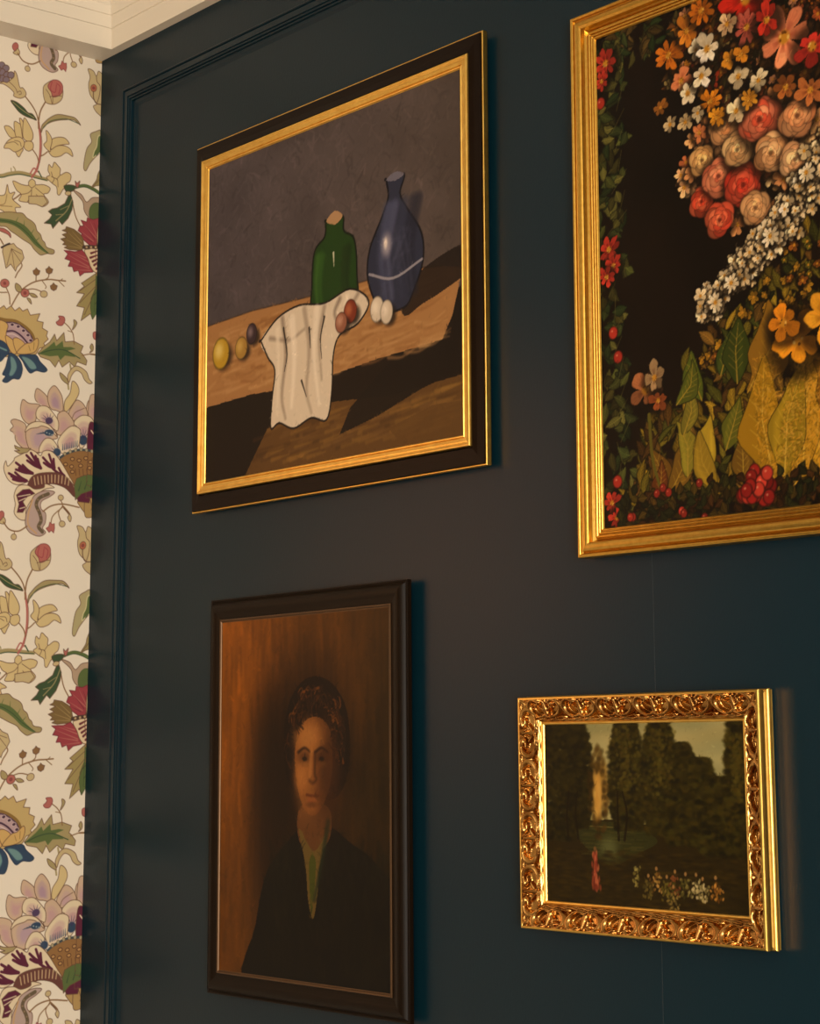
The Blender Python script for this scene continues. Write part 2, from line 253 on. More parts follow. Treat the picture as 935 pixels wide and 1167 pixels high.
# printed pattern: filled shapes (p) and lines (l), points as -y,z in tenths of a millimetre
WALLPAPER = """
l 168,150,104 49 49 0 1 2121,22993,1838,22985,1574,23004,1442,23056,1286,23100,1128,23098,1014,23088,877,23082
l 63,82,54 14 14 0 1 2120,22973,1837,22961,1573,22981,1441,23031,1286,23077,1128,23077,1014,23072,876,23072
l 168,150,104 16 16 0 1 1364,23074,1355,23128,1383,23164
l 168,150,104 14 14 0 1 1409,23070,1418,23137
l 181,104,95 30 30 0 1 1026,23854,989,23608,995,23354,1040,23178,1105,23071
l 107,74,56 6 6 0 1 999,23775,968,23612,973,23401,1017,23192
l 181,104,95 20 20 0 1 1129,23119,1075,23202,1016,23161
l 63,82,54 18 18 0 1 1005,23174,957,23099
l 138,101,64 18 18 0 1 1242,24178,1136,24074,1064,23973,1022,23855
l 138,101,64 20 20 0 1 932,24160,997,24030,1023,23897,1024,23770
p 63,82,54 107,74,56 9 0 1 1453,24070,1363,24068,1248,24008,1189,23957,1121,23951,1057,23879,1119,23884,1222,23898,1313,23931,1383,23990
l 168,150,104 10 10 0 1 1419,24056,1269,23972,1096,23903
p 130,112,122 107,74,56 10 0 1 1554,24542,1560,24517,1577,24496,1602,24485,1626,24485,1645,24498,1652,24520,1646,24544,1629,24565,1605,24577,1580,24576,1562,24563
p 130,112,122 107,74,56 10 0 1 1490,24514,1496,24490,1514,24469,1538,24457,1563,24458,1581,24470,1588,24492,1583,24516,1565,24537,1541,24549,1516,24548,1498,24536
p 130,112,122 107,74,56 10 0 1 1547,24449,1552,24424,1570,24404,1594,24392,1619,24393,1637,24405,1644,24427,1639,24451,1621,24472,1597,24484,1572,24483,1554,24470
p 130,112,122 107,74,56 10 0 1 1472,24423,1477,24399,1495,24378,1519,24367,1544,24367,1562,24380,1570,24402,1564,24426,1547,24447,1522,24458,1497,24458,1479,24445
p 130,112,122 107,74,56 10 0 1 1544,24359,1549,24335,1567,24314,1591,24302,1616,24303,1634,24316,1641,24337,1636,24362,1618,24382,1594,24394,1569,24393,1551,24380
p 130,112,122 107,74,56 10 0 1 1411,24437,1417,24412,1434,24392,1459,24380,1484,24381,1502,24393,1510,24415,1504,24439,1486,24460,1462,24472,1437,24471,1418,24459
p 130,112,122 107,74,56 10 0 1 1480,24352,1486,24327,1504,24307,1528,24295,1553,24296,1571,24309,1578,24330,1573,24355,1555,24375,1531,24387,1506,24386,1488,24373
p 130,112,122 107,74,56 10 0 1 1615,24476,1620,24451,1638,24430,1662,24419,1687,24419,1705,24432,1712,24454,1706,24478,1689,24499,1665,24510,1640,24510,1622,24497
p 130,112,122 107,74,56 10 0 1 1616,24370,1621,24346,1639,24325,1663,24314,1687,24314,1706,24327,1713,24349,1707,24373,1690,24394,1666,24405,1641,24405,1623,24392
p 201,178,132 107,74,56 9 0 1 1672,24253,1595,24276,1504,24254,1412,24194,1410,24142,1320,24130,1242,24172,1228,24230,1279,24287,1325,24287,1371,24446,1411,24494,1415,24415,1474,24349,1517,24308,1573,24306
l 107,74,56 8 8 0 1 1484,24326,1392,24262,1356,24196
l 107,74,56 8 8 0 1 1350,24212,1312,24233,1299,24198,1333,24180
p 201,178,132 107,74,56 9 0 1 966,24366,917,24430,826,24493,734,24503,673,24419,669,24292,714,24213,805,24155,921,24156,963,24249
p 181,104,95 125,59,60 9 0 1 897,24381,883,24433,822,24498,729,24504,674,24451,678,24354,739,24287,820,24259,844,24318
l 156,63,70 10 10 0 1 837,24469,857,24358,787,24330,767,24442
l 156,63,70 10 10 0 1 767,24463,708,24422,728,24322
l 107,74,56 8 8 0 1 926,24343,866,24270,828,24161
l 107,74,56 8 8 0 1 866,24249,774,24280,681,24300
l 107,74,56 8 8 0 1 820,24259,817,24164
p 168,150,104 107,74,56 9 0 1 983,23715,977,23811,935,23873,857,23953,743,24024,603,24038,462,24031,377,23945,485,23998,625,23973,740,23939,855,23885,945,23807
l 63,82,54 10 10 0 1 955,23784,855,23900,718,23961,579,23989,401,23962
p 214,189,136 107,74,56 9 0 1 1535,23691,1468,23710,1395,23663,1342,23575,1436,23560,1494,23611
p 214,189,136 107,74,56 9 0 1 1388,23790,1308,23775,1261,23721,1257,23592,1347,23574,1384,23675
p 214,189,136 107,74,56 9 0 1 1315,23847,1265,23822,1225,23645,1257,23592,1284,23717
p 214,189,136 107,74,56 9 0 1 1243,23872,1173,23803,1108,23690,1110,23601,1165,23556,1246,23588,1261,23721
p 214,189,136 107,74,56 9 0 1 1364,23408,1339,23340,1305,23315,1273,23373,1248,23441
p 214,189,136 107,74,56 9 0 1 1222,23541,1115,23562,1095,23482,1161,23423,1230,23455
p 214,189,136 107,74,56 9 0 1 1531,23396,1490,23487,1414,23554,1302,23591,1233,23543,1253,23451,1363,23373,1453,23401
l 107,74,56 8 8 0 1 1500,23464,1390,23507,1321,23479
l 107,74,56 8 8 0 1 1379,23530,1300,23525,1276,23467
l 138,101,64 16 16 0 1 1105,23459,1035,23378,1004,23289
l 138,101,64 16 16 0 1 877,23472,933,23419,982,23388
p 214,189,136 107,74,56 9 0 1 824,23641,734,23702,618,23715,546,23650,615,23626,730,23582,820,23511
p 214,189,136 107,74,56 9 0 1 820,23511,730,23582,614,23605,520,23570,489,23480,588,23514,680,23447,795,23418,866,23485
p 214,189,136 107,74,56 9 0 1 909,23762,850,23721,813,23644,833,23534,843,23479,937,23551,893,23627
l 138,101,64 18 18 0 1 1429,22679,1342,22736,1233,22839
p 214,189,136 107,74,56 9 0 1 849,23298,802,23265,769,23345,710,23304,674,23268,672,23184,581,23239,510,23215,519,23128,576,23075,609,23006,631,22980,675,22903,710,22913,725,23005,795,23045,882,23109,833,23154,862,23211
l 107,74,56 8 8 0 1 811,23200,782,23132,716,23112,702,23010
l 107,74,56 8 8 0 1 672,23184,728,23110
l 107,74,56 8 8 0 1 795,23045,763,23114,809,23137
p 214,189,136 107,74,56 9 0 1 1383,22967,1259,22944,1157,22947,1148,23000,1104,23044,1053,23024,1038,22979,920,23001,823,22971,853,22898,916,22865,840,22774,934,22691,1049,22733,1161,22713,1285,22715,1254,22804,1328,22853
l 107,74,56 8 8 0 1 1146,22949,1100,22926,1045,22967
l 107,74,56 8 8 0 1 1100,22926,1108,22810,1161,22717
l 107,74,56 8 8 0 1 1254,22804,1154,22843,1104,22894
l 107,74,56 8 8 0 1 1044,22936,962,22888,916,22865
l 107,74,56 8 8 0 1 1029,22845,959,22774
p 214,189,136 107,74,56 9 0 1 1700,22805,1609,22740,1499,22760,1466,22904,1429,22793,1349,22818,1382,22719,1256,22634,1338,22603,1317,22509,1423,22484,1558,22543,1688,22479,1649,22609,1761,22671
l 138,101,64 8 8 0 1 1582,22600,1495,22637,1466,22766
l 138,101,64 8 8 0 1 1560,22594,1383,22615
l 92,107,60 41 41 1 1 458,23044,296,23106,153,23085,44,23034,-90,22941
l 63,82,54 12 12 1 1 458,23029,295,23084,164,23062,44,23013
p 63,82,54 107,74,56 9 0 1 610,23043,529,23073,436,23069,457,23008,549,22959,592,22988
p 201,178,132 107,74,56 8 0 1 498,22958,504,22942,521,22928,544,22920,567,22920,584,22928,591,22941,585,22957,568,22971,545,22979,522,22979,505,22972
p 181,104,95 107,74,56 9 0 1 438,23143,409,23117,368,23156,378,23101,400,23055,429,23081
p 181,154,128 107,74,56 9 1 1 462,23001,339,22970,254,22879,150,22962,-41,22953,-47,22719,189,22667,286,22746,318,22878
p 92,107,60 70,84,47 9 1 1 193,22816,100,22896,-44,22847,-48,22683,93,22610,201,22676
p 179,165,120 107,74,56 9 1 1 221,23848,127,23911,60,23939,-30,23877,-34,23705,94,23583,210,23442,278,23318,315,23375,274,23623,199,23745
p 92,107,60 217,207,158 14 1 1 116,23697,89,23853,-31,23856,-35,23694,95,23594,169,23525,155,23614
l 63,82,54 12 12 1 1 118,23567,25,23693,-32,23813
p 201,178,132 107,74,56 9 1 1 281,24777,197,24767,147,24704,113,24782,40,24733,0,24610,-23,24154,109,24169,184,24255,132,24310,235,24407,268,24552,247,24665
p 185,106,80 107,74,56 8 1 1 138,24532,144,24505,161,24482,184,24470,208,24472,226,24487,233,24511,228,24539,211,24561,187,24574,163,24572,145,24557
p 156,63,70 107,74,56 8 1 1 167,24526,169,24517,176,24509,185,24505,195,24505,202,24510,205,24518,202,24527,196,24535,186,24539,177,24539,169,24534
l 107,74,56 10 10 1 1 147,24704,133,24625,84,24570,92,24438,125,24322
l 107,74,56 14 14 1 1 189,24471,182,24375,132,24310,17,24319
p 154,138,88 107,74,56 9 1 1 182,23101,109,23215,87,23305,28,23406,-43,23362,-47,23190,107,23136
l 107,74,56 8 8 1 1 154,23121,38,23260,-9,23291
p 201,178,132 107,74,56 9 0 0 1142,22802,915,22843,856,22770,933,22689,1025,22708,1138,22699
p 168,150,104 107,74,56 9 0 1 1816,22374,1687,22447,1557,22501,1425,22534,1313,22543,1224,22549,1159,22498,1074,22461,1028,22417,1003,22348,949,22305,920,22237,880,22202,849,22145,738,22122,750,22068,846,22056,936,22023,1005,22058,1051,22096,1098,22146,1212,22193,1326,22248,1394,22278,1462,22322,1550,22317,1683,22315
p 92,107,60 92,107,60 4 0 1 1685,22396,1554,22423,1377,22429,1219,22398,1104,22321,987,22195,835,22064,1007,22136,1147,22251,1284,22338,1419,22376,1552,22368,1684,22356
l 63,82,54 10 10 0 1 1553,22399,1353,22392,1171,22309,1009,22181,823,22070
l 92,107,60 16 4 0 1 1331,22396,1289,22486
l 92,107,60 16 4 0 1 1195,22347,1198,22460
l 92,107,60 16 4 0 1 1102,22269,1048,22361
l 92,107,60 16 4 0 1 1021,22200,961,22262
p 181,104,95 107,74,56 9 0 1 1637,22282,1550,22293,1483,22292,1404,22250,1391,22186,1437,22224,1548,22252
l 138,101,64 18 18 0 1 1635,22221,1545,22144,1498,22080
l 138,101,64 16 16 0 1 1247,21895,1212,21839,1243,21773,1275,21727,1307,21656
p 201,178,132 107,74,56 9 0 0 1497,22056,1432,22081,1344,22116,1298,22072,1219,22040,1186,21946,1224,21874,1285,21803,1305,21743,1379,21829,1448,21761,1473,21859,1506,21977
l 107,74,56 7 7 0 1 1375,22039,1434,21804
l 107,74,56 7 7 0 1 1375,22039,1322,21781
l 107,74,56 7 7 0 1 1375,22039,1236,21887
l 107,74,56 7 7 0 1 1375,22039,1228,21991
l 58,42,38 24 24 0 1 1523,22031,1454,22077,1406,22103
l 138,101,64 18 18 0 1 1349,21267,1255,21440,1169,21538,1015,21643,812,21705,675,21715,549,21724
l 138,101,64 12 12 0 1 664,21717,605,21674,570,21648
l 138,101,64 10 10 0 1 630,21718,596,21748
l 138,101,64 14 14 0 1 1157,21509,1023,21543,875,21516
l 138,101,64 14 14 0 1 996,21780,997,21656
l 138,101,64 14 14 0 1 805,21820,813,21736,880,21684
l 138,101,64 12 12 0 1 902,21671,844,21607,854,21575
p 138,101,64 107,74,56 9 0 0 1046,21789,1015,21810,998,21838,975,21814,941,21805,955,21756,995,21731,1036,21749
p 138,101,64 107,74,56 9 0 0 855,21839,824,21861,807,21888,783,21865,748,21856,763,21806,803,21781,845,21799
p 138,101,64 107,74,56 9 0 0 780,21623,749,21644,732,21672,708,21648,673,21639,688,21589,728,21564,770,21583
p 201,178,132 107,74,56 8 0 1 820,21503,827,21480,846,21460,873,21450,900,21452,921,21466,929,21487,922,21511,903,21531,876,21541,848,21539,828,21525
p 168,150,104 107,74,56 9 0 1 1293,21581,1225,21550,1201,21482,1267,21472,1302,21518
p 168,150,104 107,74,56 9 0 1 1088,21472,1021,21478,968,21441,1042,21430
p 168,150,104 107,74,56 9 0 1 1124,21405,1075,21398,1055,21334,1096,21365
p 181,104,95 107,74,56 8 0 1 1093,21478,1100,21448,1123,21424,1154,21411,1185,21415,1208,21432,1218,21459,1210,21489,1188,21513,1157,21526,1126,21523,1102,21505
p 156,63,70 107,74,56 8 0 1 1135,21471,1138,21462,1145,21454,1155,21450,1165,21451,1172,21457,1175,21466,1173,21475,1166,21483,1156,21487,1146,21486,1138,21480
l 138,101,64 16 16 0 1 1372,21284,1387,21404,1434,21499,1458,21546
l 138,101,64 14 14 0 1 1421,21439,1520,21425,1609,21442
p 181,104,95 107,74,56 8 0 1 1392,21566,1400,21536,1424,21512,1457,21499,1490,21502,1515,21519,1524,21546,1516,21576,1493,21600,1460,21613,1427,21610,1402,21593
p 156,63,70 107,74,56 8 0 1 1441,21559,1443,21550,1449,21543,1458,21540,1467,21541,1473,21546,1476,21553,1474,21562,1468,21569,1459,21572,1450,21571,1444,21566
p 196,168,112 107,74,56 9 0 0 1644,21195,1579,21234,1513,21213,1459,21255,1420,21212,1356,21266,1296,21209,1231,21263,1181,21220,1111,21260,1068,21180,923,21221,965,21117,870,21110,883,21030,800,20996,817,20932,788,20891,854,20825,830,20783,915,20752,966,20664,1095,20627,1491,20561,1688,20596,1841,20657,1869,20833,1811,21020,1728,21112
p 140,107,56 140,107,56 4 0 1 1680,20998,1574,21083,1421,21085,1266,21086,1107,21016,1010,20927,978,20809,1054,20738,1712,20673,1742,20890
p 184,154,156 90,63,82 18 0 1 1634,20924,1506,21002,1375,21040,1242,21034,1106,20959,1036,20883,1029,20812,1099,20753,1669,20679
l 77,51,70 24 24 0 1 1415,20913,1305,20932,1192,20882,1101,20803
l 216,192,186 14 14 0 1 1414,20873,1315,20890,1214,20849,1133,20779
p 77,51,70 216,192,186 8 0 1 1301,21020,1305,21008,1315,20999,1329,20994,1344,20995,1354,21002,1359,21012,1355,21024,1345,21033,1331,21038,1316,21037,1306,21031
p 77,51,70 216,192,186 8 0 1 1212,21006,1216,20994,1226,20984,1240,20980,1255,20981,1265,20987,1270,20998,1266,21010,1256,21019,1242,21024,1227,21023,1216,21016
p 77,51,70 216,192,186 8 0 1 1133,20962,1136,20950,1146,20940,1161,20935,1175,20936,1186,20943,1190,20954,1187,20965,1176,20975,1162,20980,1148,20979,1137,20972
p 77,51,70 216,192,186 8 0 1 1064,20910,1067,20898,1078,20888,1092,20884,1107,20885,1117,20891,1122,20902,1118,20914,1108,20923,1093,20928,1079,20927,1068,20920
p 77,51,70 216,192,186 8 0 1 1021,20844,1025,20832,1035,20823,1050,20818,1064,20819,1075,20826,1079,20836,1076,20848,1066,20858,1051,20862,1037,20861,1026,20855
p 207,168,104 107,74,56 9 0 1 1762,20847,1594,21030,1463,21048,1391,20994,1414,20873,1342,20721,1361,20618,1493,20621,1690,20656
p 207,168,104 107,74,56 9 0 1 1424,20852,1346,20832,1255,20763,1252,20652,1306,20625,1386,20715
p 207,168,104 107,74,56 9 0 1 1312,20816,1236,20846,1133,20779,1164,20683,1252,20652
p 207,168,104 107,74,56 9 0 1 1133,20779,1045,20810,957,20883,933,20815,981,20697,1118,20645,1251,20648
l 140,107,56 8 8 0 1 1077,20766,1053,20698
l 140,107,56 8 8 0 1 1000,20816,1004,20724
p 51,70,94 38,50,74 9 0 1 1673,20799,1498,20785,1409,20743,1358,20649,1425,20570,1489,20501,1619,20485,1688,20596
l 111,144,144 24 24 0 1 1539,20696,1406,20662
p 51,70,94 38,50,74 9 0 1 1357,20629,1272,20613,1192,20538,1160,20431,1200,20305,1295,20294,1381,20234,1447,20246,1406,20315,1450,20336,1410,20431,1385,20534
p 111,144,144 74,106,120 9 0 1 1342,20580,1282,20557,1245,20451,1297,20344,1352,20337,1329,20441
p 51,70,94 38,50,74 9 0 1 1217,20616,1096,20643,961,20648,903,20574,794,20481,842,20435,955,20442,1043,20399,1112,20467,1159,20542
p 111,144,144 74,106,120 9 0 1 1172,20601,1072,20594,992,20543,956,20476,1034,20456,1103,20519
p 168,150,104 107,74,56 9 0 0 940,20681,853,20784,764,20857,695,20973,660,20887,554,21013,532,20888,399,20915,254,20866,291,20774,260,20757,190,20673,203,20609,341,20640,375,20561,460,20625,568,20538,621,20625,673,20525,757,20608,898,20636
p 92,107,60 92,107,60 4 0 0 929,20677,785,20783,696,20866,672,20808,571,20893,558,20812,443,20827,373,20815,510,20767,417,20737,370,20702,531,20702,598,20632,634,20689,759,20663
l 63,82,54 14 14 0 1 928,20673,738,20748,533,20774,300,20690
l 138,101,64 14 14 0 1 556,21153,473,21092,413,21007,393,20875
l 138,101,64 10 10 0 1 495,21047,430,21035
p 181,104,95 125,59,60 9 0 1 677,21136,648,21161,626,21195,643,21223,604,21233,558,21225,545,21175,584,21108,646,21103
p 168,150,104 107,74,56 9 0 1 407,21210,360,21180,377,21125,427,21067,405,21142
p 181,104,95 125,59,60 9 1 1 52,21013,24,21027,34,21067,-5,21094,-100,21075,-91,20990,4,20973
l 138,101,64 14 14 1 1 267,20736,116,20775,-13,20767,-143,20767
p 168,150,104 107,74,56 9 0 1 151,20788,129,20826,149,20865,120,20916,93,20872,105,20818
l 138,101,64 16 16 0 1 477,22859,424,22657,338,22513
p 63,82,54 107,74,56 9 0 0 464,22840,478,22732,535,22600,624,22496,672,22540,765,22418,794,22475,899,22470,819,22542,782,22605,841,22643,785,22688,705,22717,591,22800,543,22910,502,22939
l 168,150,104 12 12 0 1 482,22879,565,22695,722,22532
l 168,150,104 8 8 0 1 533,22775,658,22700
l 168,150,104 8 8 0 1 599,22647,725,22615
p 156,63,70 110,42,50 9 1 0 350,22522,292,22538,336,22609,247,22599,236,22662,146,22648,71,22680,-60,22666,-69,22316,179,22271,287,22338,356,22377,312,22418,377,22454
l 181,104,95 18 4 1 1 88,22397,281,22555
l 181,104,95 18 4 1 1 64,22400,188,22613
l 181,104,95 18 4 1 1 29,22417,70,22633
l 181,104,95 18 4 1 1 134,22347,325,22452
l 181,104,95 18 4 1 1 53,22445,-26,22628
l 110,42,50 10 4 1 1 111,22371,244,22519
l 110,42,50 10 4 1 1 53,22424,128,22602
l 110,42,50 10 4 1 1 157,22332,300,22393
p 125,100,60 107,74,56 9 0 0 272,22239,299,22361,343,22413,442,22464,559,22480,570,22442,622,22417,534,22400,620,22358,555,22329,642,22294,576,22257,610,22222,528,22218,585,22184,504,22166,318,22185
l 165,138,88 12 4 0 1 308,22254,534,22406
l 165,138,88 12 4 0 1 319,22232,554,22298
l 165,138,88 12 4 0 1 321,22311,465,22428
l 165,138,88 12 4 0 1 318,22215,551,22215
p 156,63,70 110,42,50 9 0 0 306,22196,410,22154,587,22146,525,22104,569,22030,483,22016,516,21934,451,21938,426,21872,357,21900,331,21826,263,21883,141,21908,118,21926,173,22044,246,22138
l 181,104,95 18 4 0 1 195,21978,525,22093
l 181,104,95 18 4 0 1 194,21957,476,21996
l 181,104,95 18 4 0 1 196,22041,480,22132
l 181,104,95 18 4 0 1 170,21929,403,21903
l 181,104,95 18 4 0 1 245,22096,410,22133
p 226,201,164 107,74,56 9 1 1 271,22193,178,22233,-69,22327,-76,22041,17,21942,99,21915,167,21982,209,22081
l 107,44,52 32 16 1 1 165,22172,59,22221
l 107,44,52 32 16 1 1 175,22107,46,22170
l 107,44,52 32 16 1 1 138,22060,21,22132
l 107,44,52 32 16 1 1 113,22012,-3,22104
l 107,44,52 32 16 1 1 76,21965,-28,22065
l 79,58,48 53 53 1 1 277,22238,179,22259,84,22270,-57,22314
p 191,164,124 107,74,56 4 1 1 218,22248,221,22239,227,22232,237,22228,246,22229,253,22234,256,22242,254,22251,247,22258,238,22262,228,22261,221,22256
p 191,164,124 107,74,56 4 1 1 148,22259,150,22251,157,22243,166,22240,176,22240,183,22245,186,22253,183,22262,177,22269,167,22273,158,22273,151,22268
p 191,164,124 107,74,56 4 1 1 77,22271,80,22262,86,22255,96,22251,105,22252,112,22257,115,22265,113,22274,106,22281,97,22285,87,22284,80,22279
p 191,164,124 107,74,56 4 1 1 6,22283,9,22274,15,22266,25,22263,34,22263,41,22268,44,22276,42,22285,35,22293,26,22296,16,22296,9,22291
p 201,178,132 107,74,56 9 1 1 64,22411,23,22492,-63,22571,-69,22316,19,22312
p 163,144,92 107,74,56 9 1 0 75,21908,167,21835,305,21730,258,21695,376,21590,255,21591,371,21403,250,21399,296,21213,154,21329,117,21255,60,21346,-15,21336,-91,21452,-79,21915
p 92,107,60 70,84,47 9 1 0 70,21723,-80,21872,-93,21368,-16,21332,60,21342,124,21258,156,21417,148,21543
l 107,74,56 8 8 1 1 73,21828,326,21622
l 107,74,56 8 8 1 1 59,21746,321,21456
l 107,74,56 8 8 1 1 91,21636,247,21299
l 60,74,42 10 10 1 1 -48,21741,114,21590
l 60,74,42 10 10 1 1 -50,21657,87,21468
l 60,74,42 10 10 1 1 -48,21741,14,21395
l 138,101,64 12 12 1 1 75,21912,38,21854,69,21681
l 168,150,104 26 26 0 1 461,20251,476,20382,433,20490,448,20591
p 201,178,132 107,74,56 9 0 1 482,20423,434,20521,367,20576,285,20570,191,20515,149,20425,99,20381,152,20361,223,20408,272,20489,353,20516,421,20440,457,20344
p 168,150,104 107,74,56 9 0 1 463,20318,521,20336,580,20386,598,20460,500,20400
p 205,175,148 107,74,56 9 0 1 1143,20032,1053,19995,919,19996,878,19970,938,19883,945,19771,1044,19717,1135,19778,1172,19898
p 200,165,150 202,170,149 18 0 1 1102,19961,1043,19937,954,19937,927,19920,967,19862,972,19789,1037,19753,1097,19793,1121,19872
p 196,156,152 198,160,151 16 0 1 1071,19905,1035,19890,981,19890,965,19880,989,19845,992,19800,1031,19779,1068,19803,1083,19851
p 205,175,148 107,74,56 9 0 1 936,20206,834,20157,764,20084,738,19975,840,19991,942,20034,967,20112
p 200,165,150 202,170,149 18 0 1 910,20139,842,20107,796,20058,779,19987,846,19997,914,20025,930,20077
p 196,156,152 198,160,151 16 0 1 889,20086,848,20066,821,20037,810,19994,851,20000,892,20017,902,20048
p 205,175,148 107,74,56 9 0 1 679,20273,597,20205,549,20108,542,19936,646,19941,726,19962,775,20083,756,20197
p 190,159,152 197,167,150 18 0 1 671,20185,617,20140,586,20077,581,19963,650,19966,703,19981,735,20060,722,20135
p 176,144,156 183,151,154 16 0 1 666,20117,633,20090,614,20051,611,19982,653,19984,685,19993,704,20041,696,20087
p 205,175,148 107,74,56 9 1 1 178,20046,146,20132,54,20178,-122,20203,-131,19852,68,19848,176,19944
p 200,165,150 202,170,149 18 1 1 135,20016,114,20073,53,20102,-63,20119,-69,19888,63,19885,133,19948
p 196,156,152 198,160,151 16 1 1 102,19991,89,20025,52,20043,-18,20053,-21,19913,58,19911,101,19950
p 205,175,148 107,74,56 9 0 1 452,19915,398,20033,331,20116,237,20081,172,19985,170,19920,301,19859,392,19835
p 200,167,154 202,171,151 18 0 1 402,19908,366,19986,322,20041,260,20018,217,19955,216,19912,302,19871,363,19856
p 196,160,160 198,163,157 16 0 1 364,19902,342,19949,315,19982,278,19968,252,19930,251,19904,303,19879,340,19870
l 107,74,56 8 8 0 1 397,19859,349,19946,212,20018
p 214,189,136 107,74,56 9 0 1 407,20364,325,20318,303,20207,398,20043,505,19925,518,20071,437,20202
p 205,175,148 107,74,56 9 0 1 611,19898,510,19949,416,19877,363,19781,457,19706,569,19614,633,19652,619,19795
p 200,165,150 202,170,149 18 0 1 580,19835,514,19868,452,19821,417,19758,479,19708,552,19647,595,19672,586,19767
p 196,156,152 198,160,151 16 0 1 557,19785,516,19805,479,19777,458,19738,495,19708,540,19671,566,19686,560,19744
p 205,175,148 107,74,56 9 0 1 1309,19724,1245,19760,1099,19715,1074,19608,1037,19491,876,19346,1100,19381,1224,19473,1249,19570,1314,19607,1272,19664
p 200,165,150 202,170,149 18 0 1 1259,19650,1216,19674,1121,19644,1104,19573,1079,19496,974,19401,1121,19424,1203,19484,1220,19548,1263,19573,1235,19610
p 196,156,152 198,160,151 16 0 1 1221,19592,1195,19606,1137,19588,1127,19545,1112,19499,1048,19441,1137,19455,1187,19491,1197,19530,1223,19545,1206,19568
p 227,207,174 107,74,56 9 0 1 942,19883,895,19968,783,19980,691,19909,604,19797,611,19670,685,19707,733,19794,845,19778,924,19804
p 211,181,163 219,194,168 18 0 1 884,19840,853,19897,779,19905,718,19858,660,19784,665,19700,714,19725,745,19781,819,19771,872,19788
p 196,156,152 203,168,157 16 0 1 839,19806,820,19841,775,19845,738,19817,703,19772,706,19721,736,19736,755,19771,800,19764,831,19775
p 84,64,94 185,167,160 8 0 1 685,19798,692,19773,713,19753,742,19744,772,19747,794,19763,802,19786,795,19811,774,19831,745,19841,716,19837,694,19822
l 84,64,94 14 4 0 1 744,19792,857,19821
l 84,64,94 14 4 0 1 744,19792,836,19860
l 84,64,94 14 4 0 1 744,19792,781,19886
l 84,64,94 14 4 0 1 744,19792,720,19892
l 84,64,94 14 4 0 1 744,19792,674,19871
p 227,207,174 107,74,56 9 0 1 346,19844,244,19916,117,19909,51,19813,82,19646,176,19534,267,19464,297,19726,363,19781
p 211,181,163 219,194,168 18 0 1 302,19783,234,19831,150,19826,107,19762,127,19652,189,19578,249,19532,269,19705,313,19742
p 196,156,152 203,168,157 16 0 1 267,19735,226,19764,175,19761,149,19722,161,19655,199,19611,235,19583,247,19688,274,19710
p 51,70,94 185,167,160 8 0 1 150,19588,158,19552,183,19524,217,19512,252,19518,278,19541,288,19574,280,19610,255,19638,221,19650,186,19644,160,19621
l 58,58,90 14 4 0 1 220,19601,269,19709
l 58,58,90 14 4 0 1 220,19601,223,19728
l 58,58,90 14 4 0 1 220,19601,177,19724
l 58,58,90 14 4 0 1 220,19601,130,19702
p 205,175,148 107,74,56 9 0 1 1085,19607,1044,19711,912,19765,754,19741,656,19666,613,19569,792,19525,857,19448,877,19356,1011,19374,1070,19488
p 194,164,155 199,169,151 18 0 1 1015,19569,987,19638,900,19674,796,19658,732,19608,703,19544,821,19516,864,19465,877,19404,966,19416,1005,19491
p 184,154,162 189,159,158 16 0 1 961,19539,944,19581,891,19603,828,19593,789,19563,772,19524,843,19507,869,19476,877,19439,931,19446,955,19492
p 227,207,174 107,74,56 9 0 1 1096,19605,1044,19707,912,19765,754,19741,649,19650,625,19592,729,19683,843,19711,909,19685,1020,19657
p 51,70,94 185,167,160 10 0 1 662,19639,672,19614,700,19593,738,19583,776,19586,804,19600,815,19624,806,19649,778,19669,740,19679,702,19677,673,19662
l 63,74,96 14 4 0 1 795,19620,929,19594
l 63,74,96 14 4 0 1 795,19620,907,19604
l 63,74,96 14 4 0 1 795,19620,874,19620
l 63,74,96 14 4 0 1 795,19620,840,19635
p 154,166,166 51,70,94 4 0 1 759,19629,761,19623,766,19618,772,19616,779,19617,784,19621,786,19626,785,19633,780,19638,773,19640,766,19639,761,19635
p 154,166,166 51,70,94 4 0 1 718,19619,720,19612,725,19608,732,19605,738,19606,743,19610,745,19616,744,19622,739,19627,732,19629,725,19628,720,19625
p 154,166,166 51,70,94 4 0 1 680,19609,681,19603,686,19598,693,19595,700,19596,705,19600,707,19606,705,19612,700,19617,694,19620,687,19619,682,19615
p 227,207,174 107,74,56 9 0 1 601,19544,502,19681,390,19758,274,19725,267,19627,308,19470,516,19370,586,19444
p 211,181,163 219,194,168 18 0 1 542,19531,477,19622,403,19672,327,19650,322,19586,350,19482,487,19416,533,19465
p 196,156,152 203,168,157 16 0 1 498,19519,458,19574,413,19605,367,19591,364,19552,381,19490,464,19449,492,19479
l 63,79,106 16 4 0 1 529,19419,527,19500
l 63,79,106 16 4 0 1 502,19428,500,19509
l 63,79,106 16 4 0 1 475,19436,472,19518
l 63,79,106 16 4 0 1 448,19445,445,19526
l 63,79,106 16 4 0 1 420,19454,418,19535
l 63,79,106 16 4 0 1 393,19462,391,19544
l 63,79,106 16 4 0 1 366,19471,364,19553
l 63,79,106 16 4 0 1 339,19480,336,19561
l 63,79,106 16 4 0 1 311,19488,309,19570
p 227,207,174 107,74,56 9 0 1 874,19427,793,19545,680,19542,581,19414,596,19308,719,19337,788,19381,872,19351
p 211,181,163 219,194,168 18 0 1 827,19398,773,19476,699,19474,634,19390,644,19319,725,19339,770,19368,826,19348
p 196,156,152 203,168,157 16 0 1 791,19374,759,19422,714,19420,674,19369,680,19327,729,19338,757,19356,790,19344
